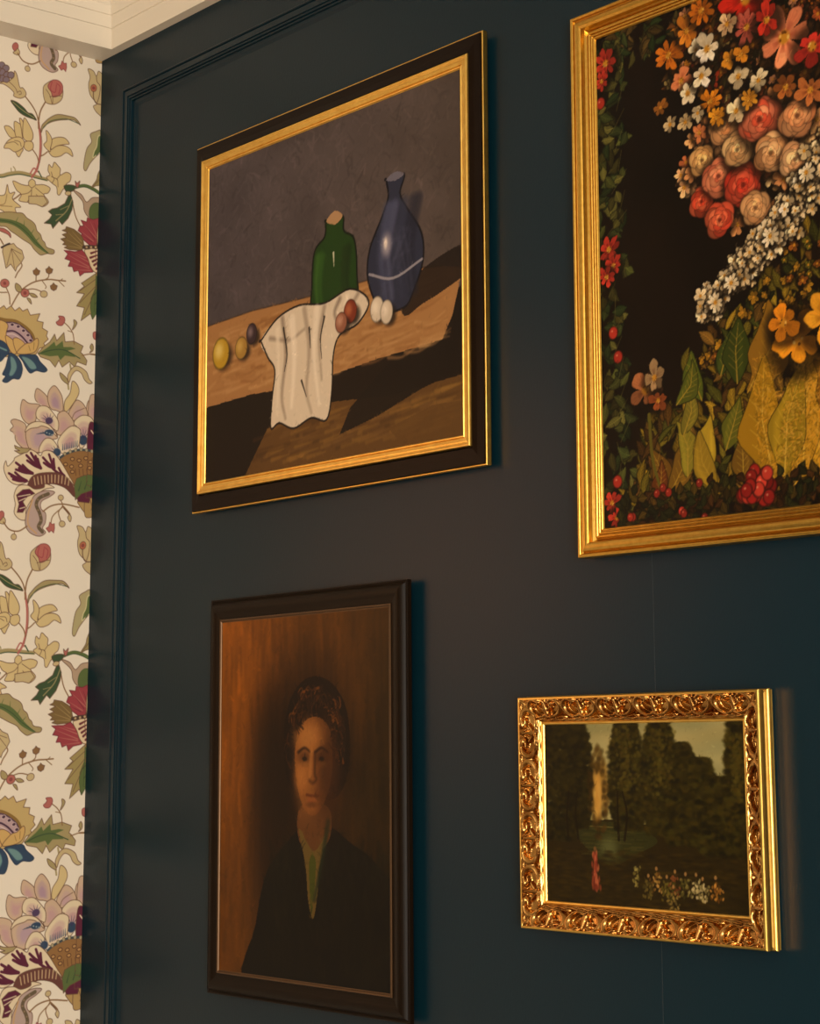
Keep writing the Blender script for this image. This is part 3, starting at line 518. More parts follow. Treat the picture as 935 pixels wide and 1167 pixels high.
p 51,70,94 185,167,160 8 0 1 553,19386,560,19358,581,19335,610,19325,640,19329,662,19348,670,19375,663,19404,643,19427,613,19437,584,19433,562,19414
l 63,74,96 14 4 0 1 619,19380,721,19391
l 63,74,96 14 4 0 1 619,19380,699,19433
l 63,74,96 14 4 0 1 619,19380,662,19461
l 63,74,96 14 4 0 1 619,19380,610,19472
p 93,34,56 107,74,56 9 1 1 163,19454,95,19542,19,19755,-31,19821,-132,19811,-142,19421,80,19400
l 227,207,174 18 18 1 1 -24,19430,-19,19614,-99,19725
p 148,107,64 107,74,56 9 1 0 571,19294,470,19364,289,19442,104,19449,-141,19441,-151,19032,187,19054,345,18950,464,19142
l 63,74,80 32 32 1 1 560,19315,471,19374,289,19442,104,19449,-36,19431
p 169,160,128 107,74,56 6 1 1 473,19374,475,19361,483,19352,493,19348,503,19350,511,19358,514,19370,511,19382,504,19392,494,19396,484,19394,476,19386
p 169,160,128 107,74,56 6 1 1 392,19410,394,19397,401,19388,412,19383,422,19386,430,19394,433,19406,430,19418,423,19428,413,19432,403,19430,395,19422
p 169,160,128 107,74,56 6 1 1 310,19438,312,19425,320,19416,330,19411,340,19414,348,19422,351,19434,349,19446,341,19456,331,19460,321,19458,313,19450
p 169,160,128 107,74,56 6 1 1 227,19454,230,19441,237,19431,247,19427,258,19430,266,19438,269,19450,266,19462,259,19472,249,19476,238,19474,230,19466
p 169,160,128 107,74,56 6 1 1 144,19453,146,19441,154,19431,164,19427,175,19429,182,19437,186,19449,183,19462,176,19472,165,19476,155,19473,147,19465
p 169,160,128 107,74,56 6 1 1 60,19445,63,19432,70,19423,80,19418,91,19421,99,19429,102,19441,99,19453,92,19463,82,19467,71,19465,63,19457
p 169,160,128 107,74,56 6 1 1 -24,19432,-22,19420,-14,19410,-4,19406,7,19408,15,19416,18,19428,15,19441,8,19451,-3,19455,-13,19452,-21,19444
p 185,140,88 74,44,32 10 1 1 448,19234,452,19223,463,19214,477,19209,492,19211,503,19218,508,19229,504,19240,493,19249,479,19254,464,19252,453,19245
p 185,140,88 74,44,32 10 1 1 348,19314,351,19303,362,19294,377,19289,392,19291,403,19298,407,19309,404,19320,393,19329,378,19334,363,19332,352,19325
p 185,140,88 74,44,32 10 1 1 356,19212,360,19201,371,19191,385,19187,400,19189,411,19196,416,19207,412,19218,401,19227,387,19232,372,19230,361,19223
p 185,140,88 74,44,32 10 1 1 244,19303,248,19292,258,19283,273,19278,288,19280,299,19287,304,19298,300,19309,289,19319,274,19323,259,19321,248,19314
p 185,140,88 74,44,32 10 1 1 141,19343,145,19332,156,19323,171,19318,186,19320,197,19327,201,19338,197,19349,187,19359,172,19363,157,19361,145,19354
p 185,140,88 74,44,32 10 1 1 70,19299,74,19287,85,19278,100,19274,115,19275,126,19282,130,19293,127,19305,116,19314,101,19318,86,19317,75,19310
p 185,140,88 74,44,32 10 1 1 219,19234,223,19223,234,19214,248,19209,263,19211,275,19218,279,19229,275,19241,264,19250,250,19254,235,19252,223,19245
p 185,140,88 74,44,32 10 1 1 80,19216,83,19205,94,19195,109,19191,124,19193,136,19200,140,19211,136,19222,125,19232,110,19236,95,19234,84,19227
p 185,140,88 74,44,32 10 1 1 343,19142,347,19131,357,19122,372,19118,387,19119,398,19126,402,19137,399,19149,388,19158,373,19162,358,19160,347,19153
p 185,140,88 74,44,32 10 1 1 13,19345,17,19333,28,19324,43,19320,58,19321,69,19328,74,19339,70,19351,59,19360,44,19364,29,19363,18,19356
l 92,60,38 8 8 1 1 328,19184,316,19094
l 92,60,38 8 8 1 1 271,19189,259,19099
l 92,60,38 8 8 1 1 213,19194,202,19104
l 92,60,38 8 8 1 1 156,19199,144,19109
l 92,60,38 8 8 1 1 98,19204,86,19114
p 179,146,92 107,74,56 9 1 1 282,18753,180,18801,-16,18837,-156,18848,-163,18559,-12,18562,81,18550,175,18610,250,18691
p 93,34,56 107,74,56 9 1 0 323,18851,182,18892,-11,19020,-151,19032,-157,18807,-5,18812,88,18833,104,18742,270,18746
p 92,107,60 107,74,56 9 1 0 340,18950,306,19054,188,19109,-21,19117,-149,19124,-153,18981,-13,18955,90,18906,227,18854,317,18766
l 63,82,54 18 6 1 1 270,18895,232,19030
l 63,82,54 18 6 1 1 178,18923,140,19038
l 63,82,54 18 6 1 1 87,18951,47,19046
l 63,82,54 18 6 1 1 -5,18979,-46,19053
l 107,74,56 10 10 1 1 107,18827,62,18699,72,18648
p 227,207,174 107,74,56 9 0 1 1362,19198,1333,19129,1249,19212,1228,19254,1076,19338,1011,19378,939,19360,857,19312,815,19376,702,19387,578,19293,436,19104,340,18960,485,19075,689,19098,863,19063,998,18972,1172,18898,1305,18940,1374,19039,1390,19120
l 93,34,56 34 41 0 1 1313,19038,1183,18988,1053,18961
l 93,34,56 34 41 0 1 1275,19002,1164,18970,1053,18961
l 93,34,56 34 41 0 1 1222,19056,1137,18997,1053,18961
l 93,34,56 34 41 0 1 1251,18964,1152,18951,1053,18961
l 93,34,56 34 41 0 1 1215,19186,1091,19115,968,19068
l 93,34,56 34 41 0 1 1169,19120,1068,19082,968,19068
l 93,34,56 34 41 0 1 1212,19097,1090,19070,968,19068
l 93,34,56 34 41 0 1 1115,19165,1041,19105,968,19068
l 93,34,56 34 41 0 1 1064,19299,956,19212,848,19148
l 93,34,56 34 41 0 1 999,19335,923,19230,848,19148
l 93,34,56 34 41 0 1 931,19301,889,19213,848,19148
l 93,34,56 34 41 0 1 1051,19230,949,19177,848,19148
l 93,34,56 34 41 0 1 896,19264,872,19194,848,19148
l 93,34,56 34 41 0 1 819,19291,732,19217,646,19166
l 93,34,56 34 41 0 1 730,19340,688,19241,646,19166
l 93,34,56 34 41 0 1 661,19286,653,19214,646,19166
l 93,34,56 34 41 0 1 805,19222,726,19182,646,19166
l 93,34,56 34 41 0 1 668,19154,582,19102,496,19075
l 93,34,56 34 41 0 1 579,19172,537,19111,496,19075
p 107,64,56 107,74,56 9 0 1 1036,18909,960,19035,779,19094,554,19094,368,18968,331,18806,480,18915,685,18952,840,18879,1012,18851
l 201,171,132 14 14 0 1 944,19014,923,18916
l 201,171,132 14 14 0 1 892,19029,875,18930
l 201,171,132 14 14 0 1 840,19042,826,18943
l 201,171,132 14 14 0 1 788,19054,778,18955
l 201,171,132 14 14 0 1 736,19064,729,18964
l 201,171,132 14 14 0 1 683,19071,680,18970
l 201,171,132 14 14 0 1 630,19074,631,18974
l 201,171,132 14 14 0 1 577,19075,581,18974
l 201,171,132 14 14 0 1 523,19071,531,18970
l 201,171,132 14 14 0 1 470,19065,482,18963
l 201,171,132 14 14 0 1 416,19056,431,18953
p 227,207,174 107,74,56 9 0 1 1036,18903,1172,18882,1229,18759,1208,18642,1219,18523,1136,18446,1037,18453,1051,18555,1011,18657,925,18763,772,18875,639,18906,775,18945,795,18893,928,18862
p 93,34,56 107,74,56 9 0 0 1194,18762,1105,18838,1006,18856,926,18803,1036,18754,1099,18680,1049,18611,1095,18542,1178,18536,1153,18646
l 227,207,174 12 12 0 1 1167,18744,993,18787
l 227,207,174 12 12 0 1 1155,18686,1057,18733
l 227,207,174 12 12 0 1 1140,18588,1064,18613
p 185,160,150 107,74,56 9 0 1 930,18778,772,18855,632,18846,702,18780,823,18707,827,18611,758,18553,759,18433,797,18355,751,18299,843,18245,977,18280,1050,18377,1042,18536,988,18659
l 106,90,68 49 49 0 1 726,18815,858,18748,900,18656,847,18550,822,18453,858,18371,800,18306
p 141,122,94 107,74,56 4 0 1 788,18784,790,18777,795,18771,803,18769,811,18770,817,18774,819,18781,817,18788,811,18794,804,18796,796,18795,790,18791
p 141,122,94 107,74,56 4 0 1 864,18728,866,18721,871,18715,879,18713,887,18714,893,18719,895,18726,893,18733,888,18738,880,18741,872,18739,866,18735
p 141,122,94 107,74,56 4 0 1 884,18657,886,18650,892,18644,899,18642,907,18643,913,18648,915,18654,913,18662,908,18667,900,18669,892,18668,886,18664
p 141,122,94 107,74,56 4 0 1 855,18589,857,18582,863,18577,870,18574,878,18576,884,18580,886,18587,885,18594,879,18600,871,18602,863,18601,858,18596
p 141,122,94 107,74,56 4 0 1 818,18523,820,18516,825,18510,833,18508,841,18509,846,18514,849,18520,847,18527,841,18533,834,18535,826,18534,820,18529
p 141,122,94 107,74,56 4 0 1 811,18454,813,18446,819,18441,826,18439,834,18440,840,18445,842,18451,840,18458,835,18464,827,18466,819,18465,813,18460
p 141,122,94 107,74,56 4 0 1 836,18382,838,18375,843,18370,851,18367,859,18369,864,18373,867,18380,865,18387,859,18393,852,18395,844,18394,838,18389
l 201,160,112 20 20 0 1 957,18721,1011,18538,1006,18380,888,18280
l 138,101,64 18 18 0 1 797,18578,676,18659,497,18696,257,18670
l 138,101,64 14 14 0 1 537,18743,508,18675,566,18581,531,18473
l 138,101,64 20 20 0 1 496,18666,398,18573,389,18493
l 138,101,64 14 14 0 1 507,18655,650,18525,680,18393
p 201,178,132 107,74,56 9 0 1 495,18646,426,18591,372,18535,388,18467,428,18521,413,18562
p 201,178,132 107,74,56 8 0 1 497,18783,502,18764,516,18750,537,18743,557,18747,572,18759,578,18776,573,18795,559,18809,539,18815,518,18812,503,18800
p 201,178,132 107,74,56 8 0 1 462,18434,468,18414,484,18398,506,18391,529,18395,546,18408,552,18428,547,18448,531,18464,508,18471,486,18467,469,18454
p 181,104,95 138,74,72 9 0 0 746,18355,708,18381,692,18442,658,18415,624,18427,618,18367,632,18303,667,18334,699,18306
p 181,104,95 138,74,72 9 0 1 1443,18507,1401,18539,1367,18512,1372,18453,1418,18420,1452,18457
p 201,178,132 107,74,56 9 0 1 1439,18390,1397,18432,1376,18463,1343,18426,1352,18376,1406,18372
l 138,101,64 18 18 0 1 1370,18394,1284,18306,1153,18292,1028,18363
l 138,101,64 12 12 0 1 1207,18288,1212,18229
p 201,178,132 107,74,56 8 0 1 1177,18215,1181,18196,1195,18180,1215,18174,1234,18178,1249,18191,1255,18210,1250,18230,1236,18245,1217,18252,1197,18248,1182,18235
p 168,150,104 107,74,56 9 0 0 1244,19415,1193,19396,1100,19389,1001,19395,1054,19340,1164,19309,1242,19342,1165,19349,1232,19373
"""
# ---- wallpaper on the left wall
TW, TH = 0.52, 0.6357
def wallpaper_tile():
    cv = Canvas(TW, TH, TH/795, BG, ss=2)
    for row in WALLPAPER.strip().split('\n'):
        k, c1, c2, w, mi, s, data = row.split(' ')
        q = np.array(data.split(','), float).reshape(-1, 2)*1e-4
        if k == 'p':
            q = smooth_closed(q, 5) if s == '1' else q; w = int(w)*1e-4
        else: q = smooth_open(q, 5)
        for sgn in ((1, -1) if mi == '1' or (k == 'l' and w == '1') else (1,)):
            for (du, dv) in ((0, 0), (.26, TH/2)):
                r = q.copy(); r[:, 0] = sgn*r[:, 0]+du; r[:, 1] += dv
                r[:, 1] -= math.floor(r[:, 1].mean()/TH)*TH; r[:, 0] -= math.floor(r[:, 0].mean()/TW)*TW
                for ou in (-TW, 0, TW):
                    for ov in (-TH, 0, TH):
                        z = r+(ou, ov)
                        if z[:, 0].max() < -.003 or z[:, 0].min() > TW+.003 or z[:, 1].max() < -.003 or z[:, 1].min() > TH+.003: continue
                        if k == 'p':
                            cv.poly(z, c1); cv.line(np.vstack([z, z[:1]]), c2, w)
                        else: cv.line(z, c1, int(c2)*1e-4, (int(w)*1e-4))
    return cv.down()
tile = wallpaper_tile()
ny_t, nx_t = tile.shape[:2]
Z0, Z1 = 0.95, ZC+.012; pz = TH/ny_t; px_ = TW/nx_t
nz = int((Z1-Z0)/pz)+1
zz = Z0+np.arange(nz)*pz
rows = ((zz % TH)/pz).astype(int) % ny_t
uu = np.arange(nx_t+1)*px_
col = tile[rows][:, np.arange(nx_t+1) % nx_t]
P = np.zeros((nz, nx_t+1, 3)); P[..., 1] = -uu[None]; P[..., 2] = zz[:, None]
M_paper = paint_mat('printed_wallpaper', 0.75, spec=0.35, bump=((900, 900, 900), 0.05, 0.0004))
strip = grid_obj('wallpaper_strip', P, lin(col), M_paper, parent=wl, smooth=False)
for k in (1,):
    s2 = strip.copy(); sc.collection.objects.link(s2); s2.parent = wl; s2.location.y = -TW*k
box('dado_panel', (-.0012, -1.04, 0), (.012, -.0, Z0), M_white, parent=wl)
M_door = mat('added_door_ink_blue', (0.006, 0.026, 0.040), 0.5)  # unseen dark door, added so the blue wall reflects less warm light
d1 = box('added_dark_door_1', (-.0012, -2.30, 0), (.03, -1.14, 2.45), M_door, kind='structure')
for y0, y1, z0, z1 in ((-1.66, -1.22, .25, 1.0), (-1.66, -1.22, 1.15, 2.3), (-2.22, -1.78, .25, 1.0), (-2.22, -1.78, 1.15, 2.3)):
    box('added_door_panel', (.03, y0, z0), (.036, y1, z1), M_door, parent=d1)
box('added_door_frame', (-.0012, -1.14, 0), (.04, -1.04, ZC), M_door, parent=d1); box('added_door_frame', (-.0012, -2.40, 0), (.04, -2.30, ZC), M_door, parent=d1); box('added_door_frame', (-.0012, -2.30, 2.45), (.04, -1.14, ZC), M_door, parent=d1)

# ---- stepped cornice round the two walls (inner corner)
t2 = bpy.data.objects.new('trim_2', None); sc.collection.objects.link(t2); t2['kind'] = 'structure'
ax, ay = .0490, .0208
cprof = [(0, 0), (0, .0), (.0, .0290), (.0018, .0296), (.0022, .0470), (.0040, .0476), (.0042, .060), (.012, .070), (.022, .090), (.040, .110), (.060, .122), (.075, .128), (.075, ZT-ZC)]
def cornice():
    vs, fs = [], []
    pts = [(None, 0)]
    for (d, z) in cprof:
        x, y = ax+d, -(ay+d)
        vs += [(x, YF, ZC+z), (x, y, ZC+z), (XR, y, ZC+z)]
    n = len(cprof)
    for i in range(n-1):
        for k in range(2): a = i*3+k; fs.append((a, a+1, a+4, a+3))
    b = len(vs); vs += [(-.05, YF, ZC), (-.05, .05, ZC), (XR, .05, ZC)]
    for k in range(2): fs.append((b+k, b+k+1, k+1, k))
    # soften the lower arris
    return mesh_obj('moulding', vs, fs, M_white, parent=t2, smooth=False)
cor = cornice()

# ------------------------------------------------------------------ gilding and woods
def gold(name, c, rough, bump=(260, 0.12, .0006), var=None):
    return mat(name, c, rough, metal=1.0, bump=((bump[0],)*3, bump[1], bump[2]), var=var)
G_bright = gold('bright_gilding', (0.88, 0.57, 0.14), 0.33, var=((90, 90, 90), (0.80, 0.47, 0.10)))
G_carved = gold('antique_gilding', (0.58, 0.32, 0.095), 0.24, var=((60, 60, 60), (0.34, 0.155, 0.04)))
G_old = gold('toned_gilding', (0.70, 0.42, 0.085), 0.30, var=((200, 200, 200), (0.62, 0.35, 0.06)))
M_black = mat('black_brown_lacquer', (0.007, 0.0024, 0.0008), 0.4, spec=0.11)
M_brown = mat('dark_stained_wood', (0.008, 0.0036, 0.0012), 0.42, spec=0.11, bump=((30, 30, 500), 0.1, 0.001))
M_lip = mat('bronzed_lip', (0.10, 0.05, 0.02), 0.35, metal=.6)
M_board = mat('backing_board', (0.02, 0.02, 0.02), 0.9)

def backing(w, h, d, parent):
    return box('backing_board', (-w/2, -d, -h/2), (w/2, -.0, h/2), M_board, parent=parent)
def picture(name, w, h, hh, img, m, parent, tint=(1, 1, 1)):
    ny, nx = img.shape[:2]
    x = np.linspace(-w/2, w/2, nx); z = np.linspace(-h/2, h/2, ny)
    P = np.zeros((ny, nx, 3)); P[..., 0] = x[None]; P[..., 1] = -hh; P[..., 2] = z[:, None]
    return grid_obj(name, P, lin(np.clip(img, 0, 1))*np.array(tint), m, parent=parent)
def texture_paint(cv, rng, n, wlen, wid, amp, curve=0.6):
    """drag the colours already on the canvas into short brush strokes"""
    for _ in range(n):
        x, y = rng.random()*cv.w, rng.random()*cv.h
        c = cv.a[min(cv.ny-1, int(y/cv.r)), min(cv.nx-1, int(x/cv.r))]*(1+rng.normal()*amp)
        a = rng.random()*math.pi; L = wlen*(.5+rng.random())
        p = [(x, y), (x+L*math.cos(a), y+L*math.sin(a)), (x+1.7*L*math.cos(a+curve*rng.normal()), y+1.7*L*math.sin(a+curve*rng.normal()))]
        cv.line(p, c, wid*(.6+.8*rng.random()), wid*.3, al=.55, soft=wid*.3)

# ------------------------------------------------------------------ painting sheets (plain generic pictures)
def art_table():
    w, h = .4790, .4000; cv = Canvas(w, h, .0009, '50484a', ss=1); rng = np.random.default_rng(3)
    Y, X = np.mgrid[0:cv.ny, 0:cv.nx]; n = noise2(cv.ny, cv.nx, 7, 1, 5)
    cv.a *= (1+.16*n)[..., None]; cv.a += (np.array([.02, .005, -.035]))*((X/cv.nx)[..., None]-.4)
    q = lambda L: [(a*w, b*h) for a, b in L]
    texture_paint(cv, rng, 2600, .009, .0035, .09)
    # table top, its dark front, lower ground
    cv.poly(q([(-.1, -.1), (1.1, -.1), (1.1, .40), (-.1, .35)]), '1c130c')
    cv.poly(q([(.16, -.02), (.27, .13), (.5, .17), (.75, .15), (1.1, .17), (1.1, -.05)]), '5e421f')
    for _ in range(160):
        x = .2+.75*rng.random(); y = .02+.12*rng.random(); cv.line(q([(x, y), (x+.07, y+.008)]), ['7e5c2a', '4a3218', '6e4f2a', '8a662e'][rng.integers(4)], .005, .001, al=.5, soft=.002)
    cv.poly(q([(.56, .07), (.70, .10), (.86, .15), (1.1, .20), (1.1, .45), (.90, .36), (.74, .24), (.60, .14)]), '17100b', .93)
    cv.poly(q([(.80, .0), (1.1, .02), (1.1, .09), (.9, .10), (.74, .06)]), '5e421f', .8)
    T = [(-.05, .49), (.2, .50), (.5, .49), (.8, .49), (.93, .47), (1.0, .45), (.965, .33), (.93, .27), (.7, .26), (.4, .235), (.2, .245), (-.05, .235)]
    cv.poly(q(T), 'a5794a')
    for _ in range(260):
        x = rng.random()*.86; y = .255+.21*rng.random(); cv.line(smooth_open(q([(x, y), (x+.05, y+.008*rng.normal()), (x+.10, y+.01)])), ['b98f5c', '8a5f34', 'b58a5a', '9a6e40', 'c39a66'][rng.integers(5)], .005, .001, al=.5, soft=.002)
    cv.line(q([(-.05, .49), (.2, .50), (.5, .49), (.8, .49), (.93, .47)]), '3a2a1e', .002, al=.6)
    cv.poly(smooth_closed(q([(.83, .46), (.93, .50), (1.02, .51), (1.02, .44), (.93, .40), (.86, .38), (.80, .36), (.78, .42)])), '1a120f', .85)
    # round-bellied blue vase, plain
    L = [(.735, .76), (.80, .76), (.785, .71), (.81, .66), (.86, .58), (.865, .50), (.83, .42), (.80, .385), (.73, .385), (.695, .42), (.665, .50), (.675, .58), (.72, .66), (.742, .71)]
    cv.poly(smooth_closed(q(L)), '2b3046'); cv.line(smooth_closed(q(L+L[:1])), '14121a', .0028)
    for x0, c in ((.715, '3f4560'), (.745, '5a5f80'), (.725, '4c5272'), (.81, '1f2234'), (.78, '333850'), (.83, '1c1e2e')):
        cv.line(smooth_open(q([(x0+.022, .68), (x0-.005, .55), (x0+.01, .42)])), c, .013, .006, al=.6, soft=.006)
    for k in range(60): cv.line(q([(.70+.13*rng.random(), .42+.2*rng.random()), (.70+.13*rng.random(), .42+.2*rng.random())][:1]*1+[(.72+.1*rng.random(), .44+.18*rng.random())]), ['4a4f6c', '2a2d42', '565a72'][rng.integers(3)], .003, .001, al=.15, soft=.003)
    cv.blob(.735*w, .575*h, .008, .012, 'a9a3ae', .85, .7); cv.blob(.732*w, .58*h, .003, .006, 'ece2d8', .9, .6); cv.line(smooth_open(q([(.672, .505), (.76, .475), (.862, .505)])), 'a2a0aa', .0030, al=.85)
    cv.poly(smooth_closed(q([(.735, .76), (.767, .75), (.80, .76), (.767, .775)])), '6c6a7a')
    # stout green bottle with sloping shoulders
    L = [(.505, .70), (.57, .70), (.575, .655), (.615, .62), (.625, .52), (.615, .43), (.46, .43), (.45, .52), (.46, .62), (.50, .655)]
    cv.poly(smooth_closed(q(L)), '1f3f14'); cv.line(smooth_closed(q(L+L[:1])), '0e160a', .0028)
    for x0, c in ((.475, '3d6a26'), (.49, '2f5a1e'), (.595, '14280e'), (.58, '1a3010')): cv.line(smooth_open(q([(x0, .60), (x0-.008, .52), (x0, .45)])), c, .010, .004, al=.7, soft=.005)
    cv.line(q([(.535, .60), (.537, .56)]), 'e4e2cc', .003, .001, al=.9)
    cv.poly(smooth_closed(q([(.507, .70), (.54, .682), (.57, .70), (.54, .722)])), 'b08c66')
    # white cloth, softly folded, hanging straight over the edge of the table
    L = [(.24, .40), (.31, .455), (.40, .475), (.50, .46), (.60, .48), (.67, .43), (.63, .375), (.56, .355), (.535, .30), (.53, .20), (.51, .12), (.45, .135), (.38, .115), (.32, .14), (.285, .13), (.29, .22), (.30, .30), (.27, .345)]
    cv.poly(smooth_closed(q(L)), 'd9cdb8'); cv.line(smooth_closed(q(L+L[:1])), '1e1815', .0024)
    for P_, c, wd in (([(.33, .45), (.345, .34), (.33, .22), (.345, .15)], '8b7c6e', .007), ([(.42, .46), (.44, .34), (.43, .22), (.45, .15)], 'a39584', .008), ([(.50, .45), (.48, .36), (.49, .24)], '9b8c7c', .006), ([(.56, .46), (.54, .42), (.57, .37)], '7c6e62', .006), ([(.28, .40), (.36, .38), (.42, .40)], '8b7c6e', .005), ([(.63, .46), (.60, .42), (.62, .385)], '8b7c6e', .005),
                      ([(.37, .44), (.38, .32), (.37, .18)], 'efe6d4', .012), ([(.47, .45), (.46, .32), (.48, .17)], 'eee5d3', .010), ([(.31, .42), (.315, .3), (.31, .17)], 'e8deca', .008), ([(.59, .46), (.58, .43), (.60, .39)], 'efe6d4', .007)):
        cv.line(smooth_open(q(P_)), c, wd, wd*.4, al=.75, soft=.004)
    for P_ in ([(.335, .42), (.35, .34), (.34, .29)], [(.44, .40), (.445, .34)], [(.50, .42), (.485, .36), (.49, .30)], [(.41, .25), (.43, .20)]): cv.line(smooth_open(q(P_)), '241d1a', .0032, .001, al=.85)
    # fruit
    for x, y, rx, ry, c, hi in ((.065, .395, .018, .020, 'b8962a', 'e6d484'), (.155, .395, .013, .014, 'a5823a', 'cfae60'), (.70, .40, .012, .015, 'd3c7b4', 'f2ead8'), (.735, .385, .011, .014, 'cfc2ae', 'efe6d6'), (.60, .415, .012, .014, '7b3420', 'b8704a'), (.565, .39, .011, .012, '94604a', 'c89a82'), (.20, .43, .011, .013, '3a2a30', '8a7a80')):
        cv.blob(x*w+.006, y*h-.005, rx*1.0, ry*.8, '1a120e', .8, .4); cv.blob(x*w, y*h, rx, ry, np.clip(hexc(c)*.45, 0, 1), 1, .08); cv.blob(x*w, y*h, rx*.93, ry*.93, c, 1, .12); cv.blob(x*w-rx*.25, y*h+ry*.2, rx*.45, ry*.45, hi, .8, .9)
    texture_paint(cv, rng, 2500, .0025, .0016, .07)
    return cv.down()
def flower(cv, x, y, r, col, c2, n=6, rng=None, al=1.0, wob=.12, cen='c08a2a'):
    a0 = rng.random()*6.3; col = hexc(col); c2 = hexc(c2); sq = .75+.25*rng.random(); ra = rng.random()*3.1
    def T(a, R):
        u, v = R*math.cos(a), R*sq*math.sin(a); return (x+u*math.cos(ra)-v*math.sin(ra), y+u*math.sin(ra)+v*math.cos(ra))
    cv.blob(x, y-r*.12, r*1.08, r*1.02, '120c06', .7*al, .25)
    for k in range(n):
        a = a0+k*2*math.pi/n+rng.normal()*.10; R = r*(.92+wob*rng.normal()); wd = math.pi/n*.98; e = R*.82; j = lambda: 1+.05*rng.normal()
        L = [(x, y), T(a-wd, .45*R), T(a-wd*.72, e*j()), T(a-.1, R*j()), T(a+.12, R*.93*j()), T(a+wd*.72, e*j()), T(a+wd, .45*R)]
        f = 1+.10*rng.normal()+.16*math.sin(a); c = np.clip(col*f, 0, 1); cv.poly(smooth_closed(L, 3), c, al)
        cv.line(smooth_closed(L, 3)[5:-3], np.clip(c*.45, 0, 1), max(r*.035, .0005), al=.6*al)
        if r > .010:
            for t in (-.45, -.2, .05, .25, .5): cv.line([T(a+t*wd*.5, .22*R), T(a+t*wd, (.62+.2*rng.random())*R)], c2, r*.05, r*.02, al=.45*al, soft=r*.03)
            for t in (-.3, .1, .4): cv.line([T(a+t*wd, .55*R), T(a+t*wd*1.1, .9*R)], np.clip(c*1.25, 0, 1), r*.07, r*.02, al=.4*al, soft=r*.04)
        else: cv.line([T(a, .2*R), T(a, .65*R)], c2, r*.12, r*.04, al=.5*al, soft=r*.06)
    cv.blob(x, y, r*.2, r*.2, cen, al, .4)
    if r > .010:
        for k in range(7): t = rng.random()*6.3; cv.blob(x+r*.15*math.cos(t), y+r*.15*math.sin(t), r*.045, r*.045, ['5a3410', 'e8c878'][k % 2], .8, .4)
def rose(cv, x, y, r, col, c2, rng):
    """cabbage rose: overlapping cupped petals from the rim inward"""
    cv.blob(x, y-r*.1, r*1.12, r*1.08, '140c06', .7, .2); c = hexc(col); d = hexc(c2)
    for ring, (R, n) in enumerate(((1, 6), (.78, 6), (.56, 5), (.36, 4), (.2, 3))):
        a0 = rng.random()*6.3
        for k in range(n):
            a = a0+k*6.283/n+rng.normal()*.15; px_, py_ = x+r*R*.45*math.cos(a), y+r*R*.42*math.sin(a); rr = r*R*(.52+.06*rng.normal())
            f = (.80+.09*ring)*(1+.10*rng.normal()+.10*math.sin(a)); m = rng.random(); q = np.clip((c*m+d*(1-m))*f, 0, 1)
            cv.blob(px_, py_, rr*1.04, rr*1.0, q*.42, .75, .06); cv.blob(px_, py_, rr*.96, rr*.92, q, .95, .10)
            cv.blob(px_+rr*.35*math.cos(a), py_+rr*.35*math.sin(a), rr*.4, rr*.3, np.clip(q*1.22, 0, 1), .5, .8, rot=a+1.57)
    cv.blob(x, y, r*.13, r*.12, np.clip(c*.5, 0, 1), .9, .5)
def berry(cv, x, y, r, col, rng):
    c = hexc(col); cv.blob(x, y, r*1.1, r*1.1, c*.3, .9, .15); cv.blob(x, y, r*.9, r*.95, c*(1+.12*rng.normal()), 1, .2); cv.blob(x-r*.25, y+r*.3, r*.2, r*.16, 'f0b8a0', .6, .7)
def leaf(cv, x, y, L, wd, a, col, rng, vein=None):
    c, s = math.cos(a), math.sin(a); b = .12*rng.normal()*L; T = lambda u, v: (x+u*c-(v+b*math.sin(3.1*u/L))*s, y+u*s+(v+b*math.sin(3.1*u/L))*c); j = lambda: 1+.15*rng.normal()
    p = [T(0, 0), T(.2*L, wd*.35*j()), T(.4*L, wd*.52*j()), T(.65*L, wd*.40*j()), T(.85*L, wd*.2*j()), T(L, 0), T(.8*L, -wd*.25*j()), T(.55*L, -wd*.46*j()), T(.3*L, -wd*.48*j())]; h = np.clip(hexc(col)*(1+.18*rng.normal()), 0, 1)
    cv.poly(smooth_closed(p, 3), h); cv.line(smooth_closed(p, 3), h*.35, .0009, al=.8)
    v = hexc(vein) if vein else np.clip(h*1.55+.02, 0, 1); sd = 1 if rng.random() < .5 else -1
    cv.line([T(.15*L, sd*wd*.18), T(.45*L, sd*wd*.25), T(.75*L, sd*wd*.12)], np.clip(h*1.35, 0, 1), wd*.22, wd*.08, al=.45, soft=wd*.1)
    cv.line([T(0, 0), T(.5*L, 0), T(.92*L, 0)], v, min(.0014, wd*.09), .0004, al=.8)
    if L > .014:
        for u in (.2, .32, .44, .56, .68): cv.line([T(u*L, 0), T((u+.12)*L, wd*.3)], v, .0006, al=.5); cv.line([T(u*L, 0), T((u+.12)*L, -wd*.3)], v, .0006, al=.5)
